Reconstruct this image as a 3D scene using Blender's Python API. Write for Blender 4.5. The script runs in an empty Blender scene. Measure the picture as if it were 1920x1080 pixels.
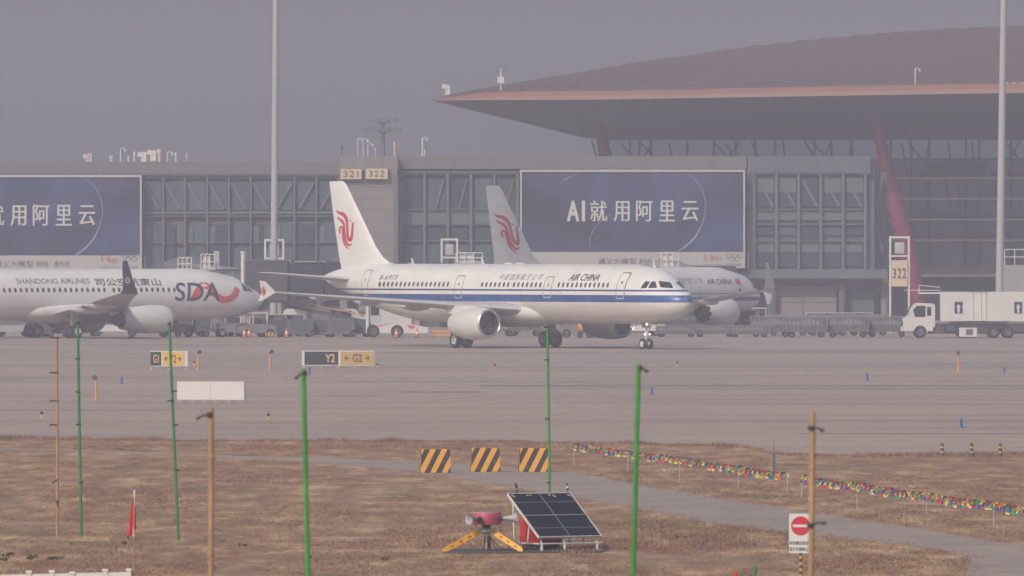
import bpy, bmesh, math, random
import numpy as np
from mathutils import Vector, Matrix, noise as mnoise
from mathutils.geometry import tessellate_polygon

random.seed(7)
SC = bpy.context.scene
COL = SC.collection
R = math.radians

# ------------------------------------------------------------------ camera, light, exposure
S = 24300.0            # focal length in photo pixels (1920 wide)
HZ = 455.0             # photo row of the horizon
H = 7.37               # camera height
cam_d = bpy.data.cameras.new('camera'); cam = bpy.data.objects.new('camera', cam_d); COL.objects.link(cam)
cam.location = (0, 0, H)
cam.rotation_euler = (math.pi / 2 - math.atan((540 - HZ) / S), 0, 0)
cam_d.sensor_width = 36; cam_d.lens = S / 1920 * 36
cam_d.clip_start = 1; cam_d.clip_end = 20000
cam_d.dof.use_dof = True; cam_d.dof.focus_distance = 620; cam_d.dof.aperture_fstop = 13
SC.camera = cam

SUN = Vector((-0.40, -0.68, 0.60)).normalized()          # towards the sun
world = bpy.data.worlds.new('World'); SC.world = world; world.use_nodes = True
wn = world.node_tree
sky = wn.nodes.new('ShaderNodeTexSky'); sky.sky_type = 'NISHITA'; sky.sun_disc = False
sky.sun_elevation = math.asin(SUN.z); sky.sun_rotation = math.atan2(SUN.x, SUN.y) % (2 * math.pi)
sky.air_density = 1.0; sky.dust_density = 4.0; sky.ozone_density = 1.0; sky.altitude = 30
bg = wn.nodes['Background']; bg.inputs['Strength'].default_value = 0.105
wn.links.new(sky.outputs[0], bg.inputs['Color'])
sun_d = bpy.data.lights.new('sun', 'SUN'); sun_o = bpy.data.objects.new('sun', sun_d); COL.objects.link(sun_o)
sun_d.energy = 2.15; sun_d.angle = R(0.6); sun_d.color = (1.0, 0.905, 0.80)
sun_o.rotation_euler = SUN.to_track_quat('Z', 'Y').to_euler()
sun_o.location = (0, 0, 200)
SC.view_settings.view_transform = 'Standard'; SC.view_settings.look = 'None'
SC.view_settings.exposure = 0.0; SC.view_settings.gamma = 1.0
SC.render.engine = 'CYCLES'
SC.cycles.use_denoising = True
SC.cycles.max_bounces = 6; SC.cycles.volume_bounces = 1
SC.cycles.transparent_max_bounces = 8

# ------------------------------------------------------------------ helpers
def gd(py): return H * S / (py - HZ)                     # distance of the ground seen at a photo row
def W(px, py, d): return Vector(((px - 960) * d / S, d, H - (py - HZ) * d / S))
def G(px, py, z=0.0):
    d = gd(py); return Vector(((px - 960) * d / S, d, z))

MATS = {}
def mat(name, color, rough=0.6, metal=0.0, vary=0.08, scale=1.5, bump=0.0, emit=None, spec=0.5, stretch=None, alt=None):
    if name in MATS: return MATS[name]
    m = bpy.data.materials.new(name); m.use_nodes = True
    nt = m.node_tree; b = nt.nodes['Principled BSDF']
    b.inputs['Roughness'].default_value = rough; b.inputs['Metallic'].default_value = metal
    b.inputs['Specular IOR Level'].default_value = spec
    tc = nt.nodes.new('ShaderNodeTexCoord'); src = tc.outputs['Object']
    if stretch:
        mp = nt.nodes.new('ShaderNodeMapping'); mp.inputs['Scale'].default_value = stretch
        nt.links.new(src, mp.inputs['Vector']); src = mp.outputs[0]
    n = nt.nodes.new('ShaderNodeTexNoise'); n.inputs['Scale'].default_value = scale; n.inputs['Detail'].default_value = 5
    n.inputs['Roughness'].default_value = 0.65
    nt.links.new(src, n.inputs['Vector'])
    r = nt.nodes.new('ShaderNodeValToRGB')
    c = Vector(color[:3]); c2 = Vector(alt[:3]) if alt else c * (1 + vary)
    r.color_ramp.elements[0].position = 0.3; r.color_ramp.elements[1].position = 0.7
    r.color_ramp.elements[0].color = (*(c * (1 - vary)), 1); r.color_ramp.elements[1].color = (*c2, 1)
    nt.links.new(n.outputs['Fac'], r.inputs['Fac']); nt.links.new(r.outputs[0], b.inputs['Base Color'])
    if bump:
        bp = nt.nodes.new('ShaderNodeBump'); bp.inputs['Strength'].default_value = bump; bp.inputs['Distance'].default_value = 0.02
        nt.links.new(n.outputs['Fac'], bp.inputs['Height']); nt.links.new(bp.outputs[0], b.inputs['Normal'])
    if emit:
        b.inputs['Emission Color'].default_value = (*color[:3], 1); b.inputs['Emission Strength'].default_value = emit
    MATS[name] = m; return m

class MB:
    def __init__(s): s.v = []; s.f = []; s.m = []
    def add(s, vs, fs, mi=0):
        o = len(s.v); s.v += [tuple(p) for p in vs]; s.f += [tuple(i + o for i in f) for f in fs]; s.m += [mi] * len(fs)
        return s
    def box(s, c, d, mi=0, rot=None, taper=1.0):
        x, y, z = d[0] / 2, d[1] / 2, d[2] / 2
        p = [Vector((a * x * (taper if k > 0 else 1), b * y * (taper if k > 0 else 1), k * z)) for k in (-1, 1) for b in (-1, 1) for a in (-1, 1)]
        if rot is not None: p = [rot @ q for q in p]
        c = Vector(c); p = [q + c for q in p]
        return s.add(p, [(0, 2, 3, 1), (4, 5, 7, 6), (0, 1, 5, 4), (2, 6, 7, 3), (0, 4, 6, 2), (1, 3, 7, 5)], mi)
    def span(s, a, b, mi=0):
        a = Vector(a); b = Vector(b); return s.box((a + b) / 2, b - a, mi)
    def tube(s, pts, rad, n=8, mi=0, cap=True):
        pts = [Vector(p) for p in pts]; rs = rad if isinstance(rad, (list, tuple)) else [rad] * len(pts)
        rings = []; up = None
        for i, p in enumerate(pts):
            t = (pts[min(i + 1, len(pts) - 1)] - pts[max(i - 1, 0)]).normalized()
            if up is None: up = Vector((0, 0, 1)) if abs(t.z) < 0.9 else Vector((1, 0, 0))
            a = t.cross(up).normalized(); b = a.cross(t).normalized(); up = b
            rings.append([p + (a * math.cos(2 * math.pi * k / n) + b * math.sin(2 * math.pi * k / n)) * rs[i] for k in range(n)])
        return s.loft(rings, mi, cap)
    def loft(s, rings, mi=0, cap=True, closed=True):
        n = len(rings[0]); vs = [p for r in rings for p in r]; fs = []
        for i in range(len(rings) - 1):
            for k in range(n if closed else n - 1):
                k2 = (k + 1) % n
                fs.append((i * n + k, i * n + k2, (i + 1) * n + k2, (i + 1) * n + k))
        if cap and closed:
            fs.append(tuple(range(n - 1, -1, -1))); fs.append(tuple((len(rings) - 1) * n + k for k in range(n)))
        return s.add(vs, fs, mi)
    def lathe(s, prof, origin, axis, n=24, mi=0, cap=False):
        ax = Vector(axis).normalized(); up = Vector((0, 0, 1)) if abs(ax.z) < 0.9 else Vector((1, 0, 0))
        a = ax.cross(up).normalized(); b = a.cross(ax); o = Vector(origin)
        return s.loft([[o + ax * t + (a * math.cos(2 * math.pi * k / n) + b * math.sin(2 * math.pi * k / n)) * max(r, 1e-4) for k in range(n)] for t, r in prof], mi, cap)
    def poly(s, pts, mi=0):
        pts = [Vector(p) for p in pts]; tri = tessellate_polygon([pts]); return s.add(pts, [tuple(t) for t in tri], mi)
    def prism(s, pts, off, mi=0):
        pts = [Vector(p) for p in pts]; off = Vector(off); n = len(pts); q = [p + off for p in pts]
        tri = [tuple(t) for t in tessellate_polygon([pts])]
        fs = tri + [tuple(i + n for i in reversed(t)) for t in tri] + [(i, (i + 1) % n, n + (i + 1) % n, n + i) for i in range(n)]
        return s.add(pts + q, fs, mi)
    def build(s, name, mats, parent=None, smooth=False, recalc=True, angle=40):
        me = bpy.data.meshes.new(name); me.from_pydata(s.v, [], s.f)
        for m in (mats if isinstance(mats, (list, tuple)) else [mats]): me.materials.append(m)
        me.polygons.foreach_set('material_index', s.m)
        if recalc:
            bm = bmesh.new(); bm.from_mesh(me); bmesh.ops.recalc_face_normals(bm, faces=bm.faces); bm.to_mesh(me); bm.free()
        if smooth:
            me.polygons.foreach_set('use_smooth', [True] * len(me.polygons))
            try: me.set_sharp_from_angle(angle=R(angle))
            except Exception: pass
        me.update()
        o = bpy.data.objects.new(name, me); COL.objects.link(o)
        if parent is not None: o.parent = parent
        return o

def tag(o, label=None, cat=None, group=None, kind=None):
    if label: o['label'] = label
    if cat: o['category'] = cat
    if group: o['group'] = group
    if kind: o['kind'] = kind
    return o
def thing(name, label, cat, loc=(0, 0, 0), rz=0.0, group=None):
    o = bpy.data.objects.new(name, None); COL.objects.link(o); o.empty_display_size = 0.3
    o.location = loc; o.rotation_euler = (0, 0, rz)
    return tag(o, label, cat, group)
def dup(root, loc, rz=None, label=None, group=None, scale=None):
    def cp(o, par):
        c = o.copy(); COL.objects.link(c); c.parent = par
        for ch in list(o.children): cp(ch, c)
        return c
    r = cp(root, None); r.location = loc
    if rz is not None: r.rotation_euler = (0, 0, rz)
    if scale: r.scale = (scale,) * 3
    if label: r['label'] = label
    if group: r['group'] = group
    return r

def text_shape(body, shear=0.0, bold=0.0, space=1.0):
    """outline of a text, filled, normalised to the unit box -> (verts 2D, faces, aspect)"""
    c = bpy.data.curves.new('lettering', 'FONT'); c.body = body; c.resolution_u = 3; c.shear = shear; c.offset = bold; c.space_character = space
    o = bpy.data.objects.new('lettering', c); COL.objects.link(o)
    dg = bpy.context.evaluated_depsgraph_get(); me = bpy.data.meshes.new_from_object(o.evaluated_get(dg))
    bm = bmesh.new(); bm.from_mesh(me)
    xs = [v.co.x for v in bm.verts]; ys = [v.co.y for v in bm.verts]
    x0, x1, y0, y1 = min(xs), max(xs), min(ys), max(ys)
    for k in range(1, 5):
        bmesh.ops.bisect_plane(bm, geom=bm.verts[:] + bm.edges[:] + bm.faces[:], plane_co=(0, y0 + (y1 - y0) * k / 5, 0), plane_no=(0, 1, 0))
    bm.verts.index_update()
    vs = [((v.co.x - x0) / (x1 - x0), (v.co.y - y0) / (y1 - y0)) for v in bm.verts]
    fs = [tuple(v.index for v in f.verts) for f in bm.faces]
    bm.free(); bpy.data.objects.remove(o); bpy.data.meshes.remove(me); bpy.data.curves.remove(c)
    return vs, fs
def add_text(mb, body, fn, mi=0, **kw):
    vs, fs = text_shape(body, **kw); mb.add([fn(u, v) for u, v in vs], fs, mi)
def flat(o, du, dv):
    o = Vector(o); du = Vector(du); dv = Vector(dv); return lambda u, v: o + du * u + dv * v

# ------------------------------------------------------------------ common materials
M_WHITE = mat('white_paint', (0.60, 0.585, 0.565), 0.45, vary=0.04)
M_GREY = mat('grey_metal', (0.42, 0.42, 0.43), 0.5, vary=0.1)
M_LGREY = mat('light_grey_metal', (0.58, 0.57, 0.56), 0.5, vary=0.08)
M_DARK = mat('dark_metal', (0.05, 0.052, 0.06), 0.6, vary=0.2)
M_DGREY = mat('dark_grey_paint', (0.10, 0.105, 0.12), 0.6, vary=0.15)
M_BLACK = mat('black_rubber', (0.022, 0.022, 0.025), 0.8, vary=0.2)
M_CHROME = mat('bare_metal', (0.62, 0.61, 0.60), 0.28, metal=0.9, vary=0.05)
M_RED = mat('red_paint', (0.60, 0.035, 0.03), 0.45, vary=0.12)
M_YEL = mat('yellow_paint', (0.72, 0.36, 0.03), 0.5, vary=0.1)
M_GLASS = mat('dark_glass', (0.02, 0.025, 0.035), 0.12, vary=0.2)
M_ORANGE = mat('orange_paint', (0.66, 0.26, 0.06), 0.55, vary=0.1)
M_BLUE = mat('blue_paint', (0.03, 0.09, 0.42), 0.5, vary=0.1)
M_NAVY = mat('navy_paint', (0.018, 0.03, 0.075), 0.5, vary=0.1)

# ------------------------------------------------------------------ the ground
def ramp(nt, stops, fac, interp='LINEAR'):
    r = nt.nodes.new('ShaderNodeValToRGB'); cr = r.color_ramp; cr.interpolation = interp
    while len(cr.elements) < len(stops): cr.elements.new(0.5)
    for e, (p, c) in zip(cr.elements, stops): e.position = p; e.color = (*c, 1) if len(c) == 3 else c
    nt.links.new(fac, r.inputs['Fac']); return r
def noise_node(nt, vec, scale, detail=5, rough=0.6):
    n = nt.nodes.new('ShaderNodeTexNoise'); n.inputs['Scale'].default_value = scale; n.inputs['Detail'].default_value = detail
    n.inputs['Roughness'].default_value = rough; nt.links.new(vec, n.inputs['Vector']); return n
def mapping(nt, vec, scale, loc=(0, 0, 0)):
    mp = nt.nodes.new('ShaderNodeMapping'); mp.inputs['Scale'].default_value = scale; mp.inputs['Location'].default_value = loc
    nt.links.new(vec, mp.inputs['Vector']); return mp.outputs[0]
def mix(nt, fac, a, b, mode='MIX'):
    x = nt.nodes.new('ShaderNodeMix'); x.data_type = 'RGBA'; x.blend_type = mode
    if isinstance(fac, float): x.inputs[0].default_value = fac
    else: nt.links.new(fac, x.inputs[0])
    for k, v in ((6, a), (7, b)):
        if isinstance(v, tuple): x.inputs[k].default_value = (*v, 1)
        else: nt.links.new(v, x.inputs[k])
    return x.outputs[2]

def grass_material(name, bladed):
    m = bpy.data.materials.new(name); m.use_nodes = True; nt = m.node_tree; b = nt.nodes['Principled BSDF']
    geo = nt.nodes.new('ShaderNodeNewGeometry'); pos = geo.outputs['Position']
    big = noise_node(nt, mapping(nt, pos, (0.16, 0.045, 0.0)), 1.0, 4)
    mid = noise_node(nt, mapping(nt, pos, (0.9, 0.16, 0.0), (7, 3, 0)), 1.0, 5, 0.65)
    grn = noise_node(nt, mapping(nt, pos, (0.22, 0.055, 0.0), (31, 12, 0)), 1.0, 4)
    c1 = ramp(nt, [(0.3, (0.235, 0.145, 0.102)), (0.5, (0.365, 0.242, 0.165)), (0.68, (0.60, 0.42, 0.265))], mid.outputs['Fac']).outputs[0]
    f2 = ramp(nt, [(0.40, (0, 0, 0)), (0.62, (1, 1, 1))], big.outputs['Fac']).outputs[0]
    c2 = mix(nt, f2, c1, mix(nt, 0.35, c1, (0.22, 0.13, 0.10)))
    f3 = ramp(nt, [(0.55, (0, 0, 0)), (0.67, (0.75, 0.75, 0.75))], grn.outputs['Fac']).outputs[0]
    c3 = mix(nt, f3, c2, (0.185, 0.168, 0.10))
    fine = noise_node(nt, mapping(nt, pos, (7.0, 1.4, 7.0)), 1.0, 3, 0.7)
    fr = ramp(nt, [(0.3, (0.80, 0.80, 0.80)), (0.72, (1.2, 1.18, 1.15))], fine.outputs['Fac']).outputs[0]
    c4 = mix(nt, 1.0, c3, fr, 'MULTIPLY')
    if bladed:                                # blades share the sward's soft upward shading
        vm = nt.nodes.new('ShaderNodeVectorMath'); vm.operation = 'MULTIPLY_ADD'; vm.inputs[1].default_value = (0.2, 0.2, 0.2); vm.inputs[2].default_value = (-0.12, -0.25, 0.85)
        nt.links.new(geo.outputs['Normal'], vm.inputs[0]); vn = nt.nodes.new('ShaderNodeVectorMath'); vn.operation = 'NORMALIZE'; nt.links.new(vm.outputs[0], vn.inputs[0]); nt.links.new(vn.outputs[0], b.inputs['Normal'])
    nt.links.new(c4, b.inputs['Base Color']); b.inputs['Roughness'].default_value = 0.9; b.inputs['Specular IOR Level'].default_value = 0.1
    return m
M_GRASS = grass_material('dry_grass_ground', False); M_BLADE = grass_material('dry_grass_blades', True)

def pavement_material(name, base, streak, joints=True):
    m = bpy.data.materials.new(name); m.use_nodes = True; nt = m.node_tree; b = nt.nodes['Principled BSDF']
    geo = nt.nodes.new('ShaderNodeNewGeometry'); pos = geo.outputs['Position']
    fine = noise_node(nt, mapping(nt, pos, (0.7, 0.25, 0)), 1.0, 6, 0.7)
    lane = noise_node(nt, mapping(nt, pos, (0.012, 0.10, 0), (3, 1, 0)), 1.0, 5, 0.62)
    lane2 = noise_node(nt, mapping(nt, pos, (0.03, 0.45, 0), (13, 5, 0)), 1.0, 3, 0.6)
    patch = noise_node(nt, mapping(nt, pos, (0.05, 0.02, 0), (5, 9, 0)), 1.0, 3, 0.5)
    c = ramp(nt, [(0.30, tuple(x * 0.86 for x in base)), (0.72, tuple(x * 1.12 for x in base))], fine.outputs['Fac']).outputs[0]
    f = ramp(nt, [(0.50, (0, 0, 0)), (0.68, (streak,) * 3)], lane.outputs['Fac']).outputs[0]
    c = mix(nt, f, c, tuple(x * 0.55 for x in base))
    f = ramp(nt, [(0.56, (0, 0, 0)), (0.68, (streak * 0.9,) * 3)], lane2.outputs['Fac']).outputs[0]
    c = mix(nt, f, c, tuple(x * 0.62 for x in base))
    c = mix(nt, 1.0, c, ramp(nt, [(0.35, (0.93, 0.92, 0.93)), (0.65, (1.05, 1.04, 1.02))], patch.outputs['Fac']).outputs[0], 'MULTIPLY')
    if joints:
        br = nt.nodes.new('ShaderNodeTexBrick'); nt.links.new(mapping(nt, pos, (0.2, 0.2, 0.2)), br.inputs['Vector'])
        br.offset = 0.0; br.inputs['Scale'].default_value = 1.0; br.inputs['Mortar Size'].default_value = 0.016; br.inputs['Mortar Smooth'].default_value = 0.3
        br.inputs['Brick Width'].default_value = 1.0; br.inputs['Row Height'].default_value = 1.0
        br.inputs['Color1'].default_value = (1, 1, 1, 1); br.inputs['Color2'].default_value = (0.95, 0.95, 0.96, 1); br.inputs['Mortar'].default_value = (0.6, 0.6, 0.6, 1)
        c = mix(nt, 1.0, c, br.outputs['Color'], 'MULTIPLY')
    nt.links.new(c, b.inputs['Base Color']); b.inputs['Roughness'].default_value = 0.85; b.inputs['Specular IOR Level'].default_value = 0.2
    return m
M_APRON = pavement_material('apron_concrete', (0.395, 0.320, 0.274), 0.9, joints=False)
M_ROAD = pavement_material('service_road_asphalt', (0.355, 0.295, 0.262), 0.35, joints=False)

FRONT = [(-900, 820), (-300, 821), (0, 822), (120, 823), (260, 825), (640, 827), (1000, 830), (1240, 833), (1328, 835), (1390, 838), (1425, 843), (1450, 849),
         (1505, 853), (1622, 855), (1764, 854), (1920, 852), (2300, 850), (3000, 850)]
ROAD_UP = [(-900, 812 + 22), (-300, 836), (0, 840), (178, 844), (400, 853), (640, 859), (700, 863), (860, 868), (1029, 883), (1094, 887), (1150, 900), (1192, 907), (1240, 915),
           (1481, 955), (1693, 985), (1849, 1012), (1960, 1032), (2100, 1062), (2300, 1110)]
ROAD_LO = [(-900, 836), (-300, 839), (0, 843), (178, 847), (418, 859), (511, 862), (640, 872), (700, 877), (787, 885), (857, 896), (947, 909), (1000, 921), (1108, 938), (1240, 962),
           (1357, 984), (1481, 998), (1600, 1012), (1700, 1022), (1775, 1033), (1815, 1046), (1815, 1062), (1800, 1110)]
def smooth_line(pts, n=4):
    out = []
    for i in range(len(pts) - 1):
        p0 = Vector(pts[max(i - 1, 0)]); p1 = Vector(pts[i]); p2 = Vector(pts[i + 1]); p3 = Vector(pts[min(i + 2, len(pts) - 1)])
        for k in range(n):
            t = k / n
            out.append(0.5 * ((2 * p1) + (p2 - p0) * t + (2 * p0 - 5 * p1 + 4 * p2 - p3) * t * t + (3 * p1 - p0 - 3 * p2 + p3) * t ** 3))
    out.append(Vector(pts[-1])); return out
front_g = [G(p.x, p.y) for p in smooth_line(FRONT)]
rng = np.random.default_rng(5)
front_g = [p + Vector((0, float(rng.normal(0, 0.9)), 0)) for p in front_g]
road_g = [G(p.x, p.y) for p in smooth_line(ROAD_UP)] + [G(p.x, p.y) for p in reversed(smooth_line(ROAD_LO))]
road_g = [p + Vector((0, float(rng.normal(0, 0.25)), 0)) for p in road_g]

# one sheet for the open ground
gb = MB(); gb.add([(-2000, -120, -0.008), (2000, -120, -0.008), (2000, 2500, -0.008), (-2000, 2500, -0.008)], [(0, 1, 2, 3)])
tag(gb.build('ground', M_GRASS), kind='structure')
ab = MB()
ab.poly([(p.x, p.y, 0.0) for p in front_g] + [(1500, 2400, 0), (-1500, 2400, 0)])
tag(ab.build('apron', M_APRON), kind='structure')
rb = MB(); rb.poly([(p.x, p.y, -0.004) for p in road_g])
tag(rb.build('service_road', M_ROAD), kind='structure')

# taxiway paint and old tyre marks, thin sheets
def strip(name, px0, px1, py0, py1, m, z, py0b=None, py1b=None):
    b = MB(); b.add([G(px0, py1, z), G(px1, py1b or py1, z), G(px1, py0b or py0, z), G(px0, py0, z)], [(0, 1, 2, 3)])
    return tag(b.build(name, m), kind='structure')
M_PAINT_Y = mat('worn_yellow_line', (0.36, 0.27, 0.15), 0.8, vary=0.25, scale=0.6)
M_PAINT_W = mat('worn_white_line', (0.40, 0.36, 0.34), 0.8, vary=0.2, scale=0.6)
M_TYRE = mat('tyre_mark', (0.235, 0.195, 0.185), 0.8, vary=0.3, scale=0.25, alt=(0.30, 0.25, 0.235), stretch=(0.05, 1, 1))
for a in ((455, 572, 792, 793.2, 789.6, 790.8), (0, 40, 654.5, 655.2, 654.6, 655.3), (110, 190, 659, 659.8, 659.2, 660), ):
    strip('taxiway_line', a[0], a[1], a[2], a[3], M_PAINT_Y, 0.008, a[4], a[5])
for a in ((-200, 720, 683.4, 684.6), (750, 905, 734.0, 736.2), (-100, 720, 742, 743), (620, 1120, 715, 716), (900, 2100, 722, 724.5), (1500, 2100, 812.5, 813.6),
          (600, 2100, 661, 662.6), (-100, 500, 646, 647.5), (1240, 2000, 684, 685), (-200, 330, 768, 769.4)):
    strip('tyre_mark_band', a[0], a[1], a[2], a[3], M_TYRE, 0.006)

# dry grass standing on the ground
def in_poly(x, y, poly):
    px = np.array([p.x for p in poly]); py = np.array([p.y for p in poly]); c = np.zeros(len(x), bool); j = len(px) - 1
    for i in range(len(px)):
        cond = ((py[i] > y) != (py[j] > y))
        with np.errstate(divide='ignore', invalid='ignore'):
            c ^= cond & (x < (px[j] - px[i]) * (y - py[i]) / (py[j] - py[i]) + px[i])
        j = i
    return c
def front_y(x):
    xs = np.array([p.x for p in front_g]); ys = np.array([p.y for p in front_g]); return np.interp(x, xs, ys)
def vnoise(x, y, seed):
    r = np.random.default_rng(seed); t = r.random((256, 256)); xi = np.floor(x).astype(int); yi = np.floor(y).astype(int); fx = x - xi; fy = y - yi
    fx = fx * fx * (3 - 2 * fx); fy = fy * fy * (3 - 2 * fy); g = lambda a, b: t[a % 256, b % 256]
    return (g(xi, yi) * (1 - fx) + g(xi + 1, yi) * fx) * (1 - fy) + (g(xi, yi + 1) * (1 - fx) + g(xi + 1, yi + 1) * fx) * fy
N = 210000
ty = 255 + (500 - 255) * rng.random(N) ** 1.25
tx = (rng.random(N) - 0.5) * 2 * (1000 * ty / S + 1.5)
dens = 0.55 * vnoise(tx * 0.5, ty * 0.07, 1) + 0.45 * vnoise(tx * 1.7, ty * 0.25, 2)
keep = (~in_poly(tx + rng.normal(0, .3, N), ty + rng.normal(0, 1, N) * np.clip(.7 + (tx + 6) * .25, .5, 2.4), road_g)) & (ty < front_y(tx) + 0.3) & (dens > 0.30)
keep &= ~((np.abs(tx - 0.2) < 2.2) & (np.abs(ty - 310.8) < 3.4))
tx, ty, dens = tx[keep], ty[keep], dens[keep]
edge = np.clip(1 - (front_y(tx) - ty) / 7.0, 0, 1)
hgt = 0.018 + 0.055 * np.clip(dens - 0.35, 0, 1) + 0.10 * edge * rng.random(len(tx))
bank = np.exp(-(((tx - 4.2) / 3.4) ** 2 + ((ty - 326) / 9) ** 2)); hgt += 0.05 * bank
NB = 5; n = len(tx)
bx = np.repeat(tx, NB) + rng.normal(0, 0.07, n * NB); by = np.repeat(ty, NB) + rng.normal(0, 0.07, n * NB); bh = np.repeat(hgt, NB) * (0.5 + rng.random(n * NB))
ang = rng.random(n * NB) * math.pi; wd = 0.006 + 0.011 * rng.random(n * NB); lx = rng.normal(0, 0.6, n * NB) * bh; ly = rng.normal(0, 0.5, n * NB) * bh
co = np.zeros((n * NB, 3, 3), np.float32)
co[:, 0] = np.stack([bx - np.cos(ang) * wd, by - np.sin(ang) * wd, np.full_like(bx, -0.012)], 1)
co[:, 1] = np.stack([bx + np.cos(ang) * wd, by + np.sin(ang) * wd, np.full_like(bx, -0.012)], 1)
co[:, 2] = np.stack([bx + lx, by + ly, bh - 0.012], 1)
me = bpy.data.meshes.new('dry_grass'); nv = n * NB * 3
me.vertices.add(nv); me.vertices.foreach_set('co', co.reshape(-1)); me.loops.add(nv); me.loops.foreach_set('vertex_index', np.arange(nv, dtype=np.int32))
me.polygons.add(n * NB); me.polygons.foreach_set('loop_start', np.arange(0, nv, 3, dtype=np.int32)); me.polygons.foreach_set('loop_total', np.full(n * NB, 3, np.int32))
me.materials.append(M_BLADE); me.update(calc_edges=True)
go = bpy.data.objects.new('dry_grass', me); COL.objects.link(go); tag(go, 'short dry winter grass over the foreground field', 'grass', kind='stuff')
# darker, taller dead weeds: the bank before the road and the fringe along the concrete
def weed_mass(name, label, xs, ys, hs, m, nb=6, seed=9):
    r = np.random.default_rng(seed); n = len(xs); bx = np.repeat(xs, nb) + r.normal(0, .10, n * nb); by = np.repeat(ys, nb) + r.normal(0, .10, n * nb); bh = np.repeat(hs, nb) * (.45 + .75 * r.random(n * nb))
    an = r.random(n * nb) * math.pi; w = .008 + .012 * r.random(n * nb); lx = r.normal(0, .45, n * nb) * bh; ly = r.normal(0, .4, n * nb) * bh; co = np.zeros((n * nb, 3, 3), np.float32)
    co[:, 0] = np.stack([bx - np.cos(an) * w, by - np.sin(an) * w, np.full_like(bx, -.012)], 1); co[:, 1] = np.stack([bx + np.cos(an) * w, by + np.sin(an) * w, np.full_like(bx, -.012)], 1); co[:, 2] = np.stack([bx + lx, by + ly, bh - .012], 1)
    me = bpy.data.meshes.new(name); nv = n * nb * 3; me.vertices.add(nv); me.vertices.foreach_set('co', co.reshape(-1)); me.loops.add(nv); me.loops.foreach_set('vertex_index', np.arange(nv, dtype=np.int32)); me.polygons.add(n * nb)
    me.polygons.foreach_set('loop_start', np.arange(0, nv, 3, dtype=np.int32)); me.polygons.foreach_set('loop_total', np.full(n * nb, 3, np.int32)); me.materials.append(m); me.update(calc_edges=True); o = bpy.data.objects.new(name, me); COL.objects.link(o); tag(o, label, 'weeds', kind='stuff')
M_BANK = mat('dead_weed_brown', (0.255, 0.155, 0.12), .95, vary=.35, scale=1.2, spec=.05)
def scatter(n, px0, px1, py0, py1, hmax, seed, wob=1.0):
    r = np.random.default_rng(seed); px = px0 + (px1 - px0) * r.random(n); q = r.random(n); py = py0 + (py1 - py0) * q; d_ = H * S / (py - HZ); x = (px - 960) * d_ / S
    k = vnoise(x * .8, d_ * .12, seed) ; env = np.sin(np.pi * np.clip((px - px0) / (px1 - px0), 0, 1)) ** .5 * np.sin(np.pi * q) ** .5; keep = (k * env > .36 * wob) & ~in_poly(x, d_, road_g) & (d_ < front_y(x) + .2)
    return x[keep], d_[keep], (.02 + .7 * hmax * k * env)[keep]
xs_, ys_, hs_ = [], [], []
for a in ((5200, 985, 1500, 974, 1046, .20, 11), (2600, 560, 1000, 985, 1045, .10, 12), (1500, 0, 420, 905, 965, .08, 13), (1800, 1480, 1960, 880, 985, .12, 14), (1500, 1060, 1500, 905, 960, .10, 15), (1800, -40, 1250, 834, 846, .16, 16), (900, 1480, 1760, 1035, 1078, .12, 17), (1500, -40, 560, 1055, 1080, .08, 19), (1400, 240, 760, 872, 912, .08, 20)):
    q = scatter(*a); xs_.append(q[0]); ys_.append(q[1]); hs_.append(q[2])
r_ = np.random.default_rng(21); ex = (r_.random(2600) - .45) * 44; xs_.append(ex); ys_.append(front_y(ex) - .1 - 1.6 * r_.random(2600) ** 2); hs_.append(.06 + .14 * vnoise(ex * .9, ex * 0 + 3, 22))
weed_mass('dead_weeds', 'darker dead weeds in clumps across the dry field and along the concrete edge', np.concatenate(xs_), np.concatenate(ys_), np.concatenate(hs_), M_BANK)
# low green weeds in the dry field
M_WEED = mat('weed_green', (0.075, 0.085, 0.045), 0.85, vary=0.4, scale=9)
wb = MB()
for (px, py, nn) in ((10, 1052, 9), (16, 1042, 5), (55, 1049, 8), (62, 1046, 5), (98, 1050, 9), (110, 1049, 5), (12, 1044, 4), (235, 1021, 3), (1270, 1010, 4), (1285, 1010, 3),
                     (455, 1024, 4), (720, 1050, 6), (580, 1048, 5), (1008, 780 + 28, 0), (990, 955, 0)):
    for k in range(nn):
        c = G(px + random.gauss(0, 5), py + random.gauss(0, 0.8), -0.006); a = random.random() * 6.28
        for q in range(6):
            a += 1.05; r_ = 0.03 + 0.04 * random.random(); tip = c + Vector((math.cos(a) * r_, math.sin(a) * r_, 0.04 + 0.06 * random.random()))
            sd = Vector((-math.sin(a), math.cos(a), 0)) * 0.02; mid = (c + tip) / 2 + Vector((0, 0, 0.02))
            wb.add([c, mid + sd, tip, mid - sd], [(0, 1, 2, 3)])
tag(wb.build('green_weeds', M_WEED, recalc=False), 'small green weeds scattered through the dry grass', 'weeds', kind='stuff')

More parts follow.
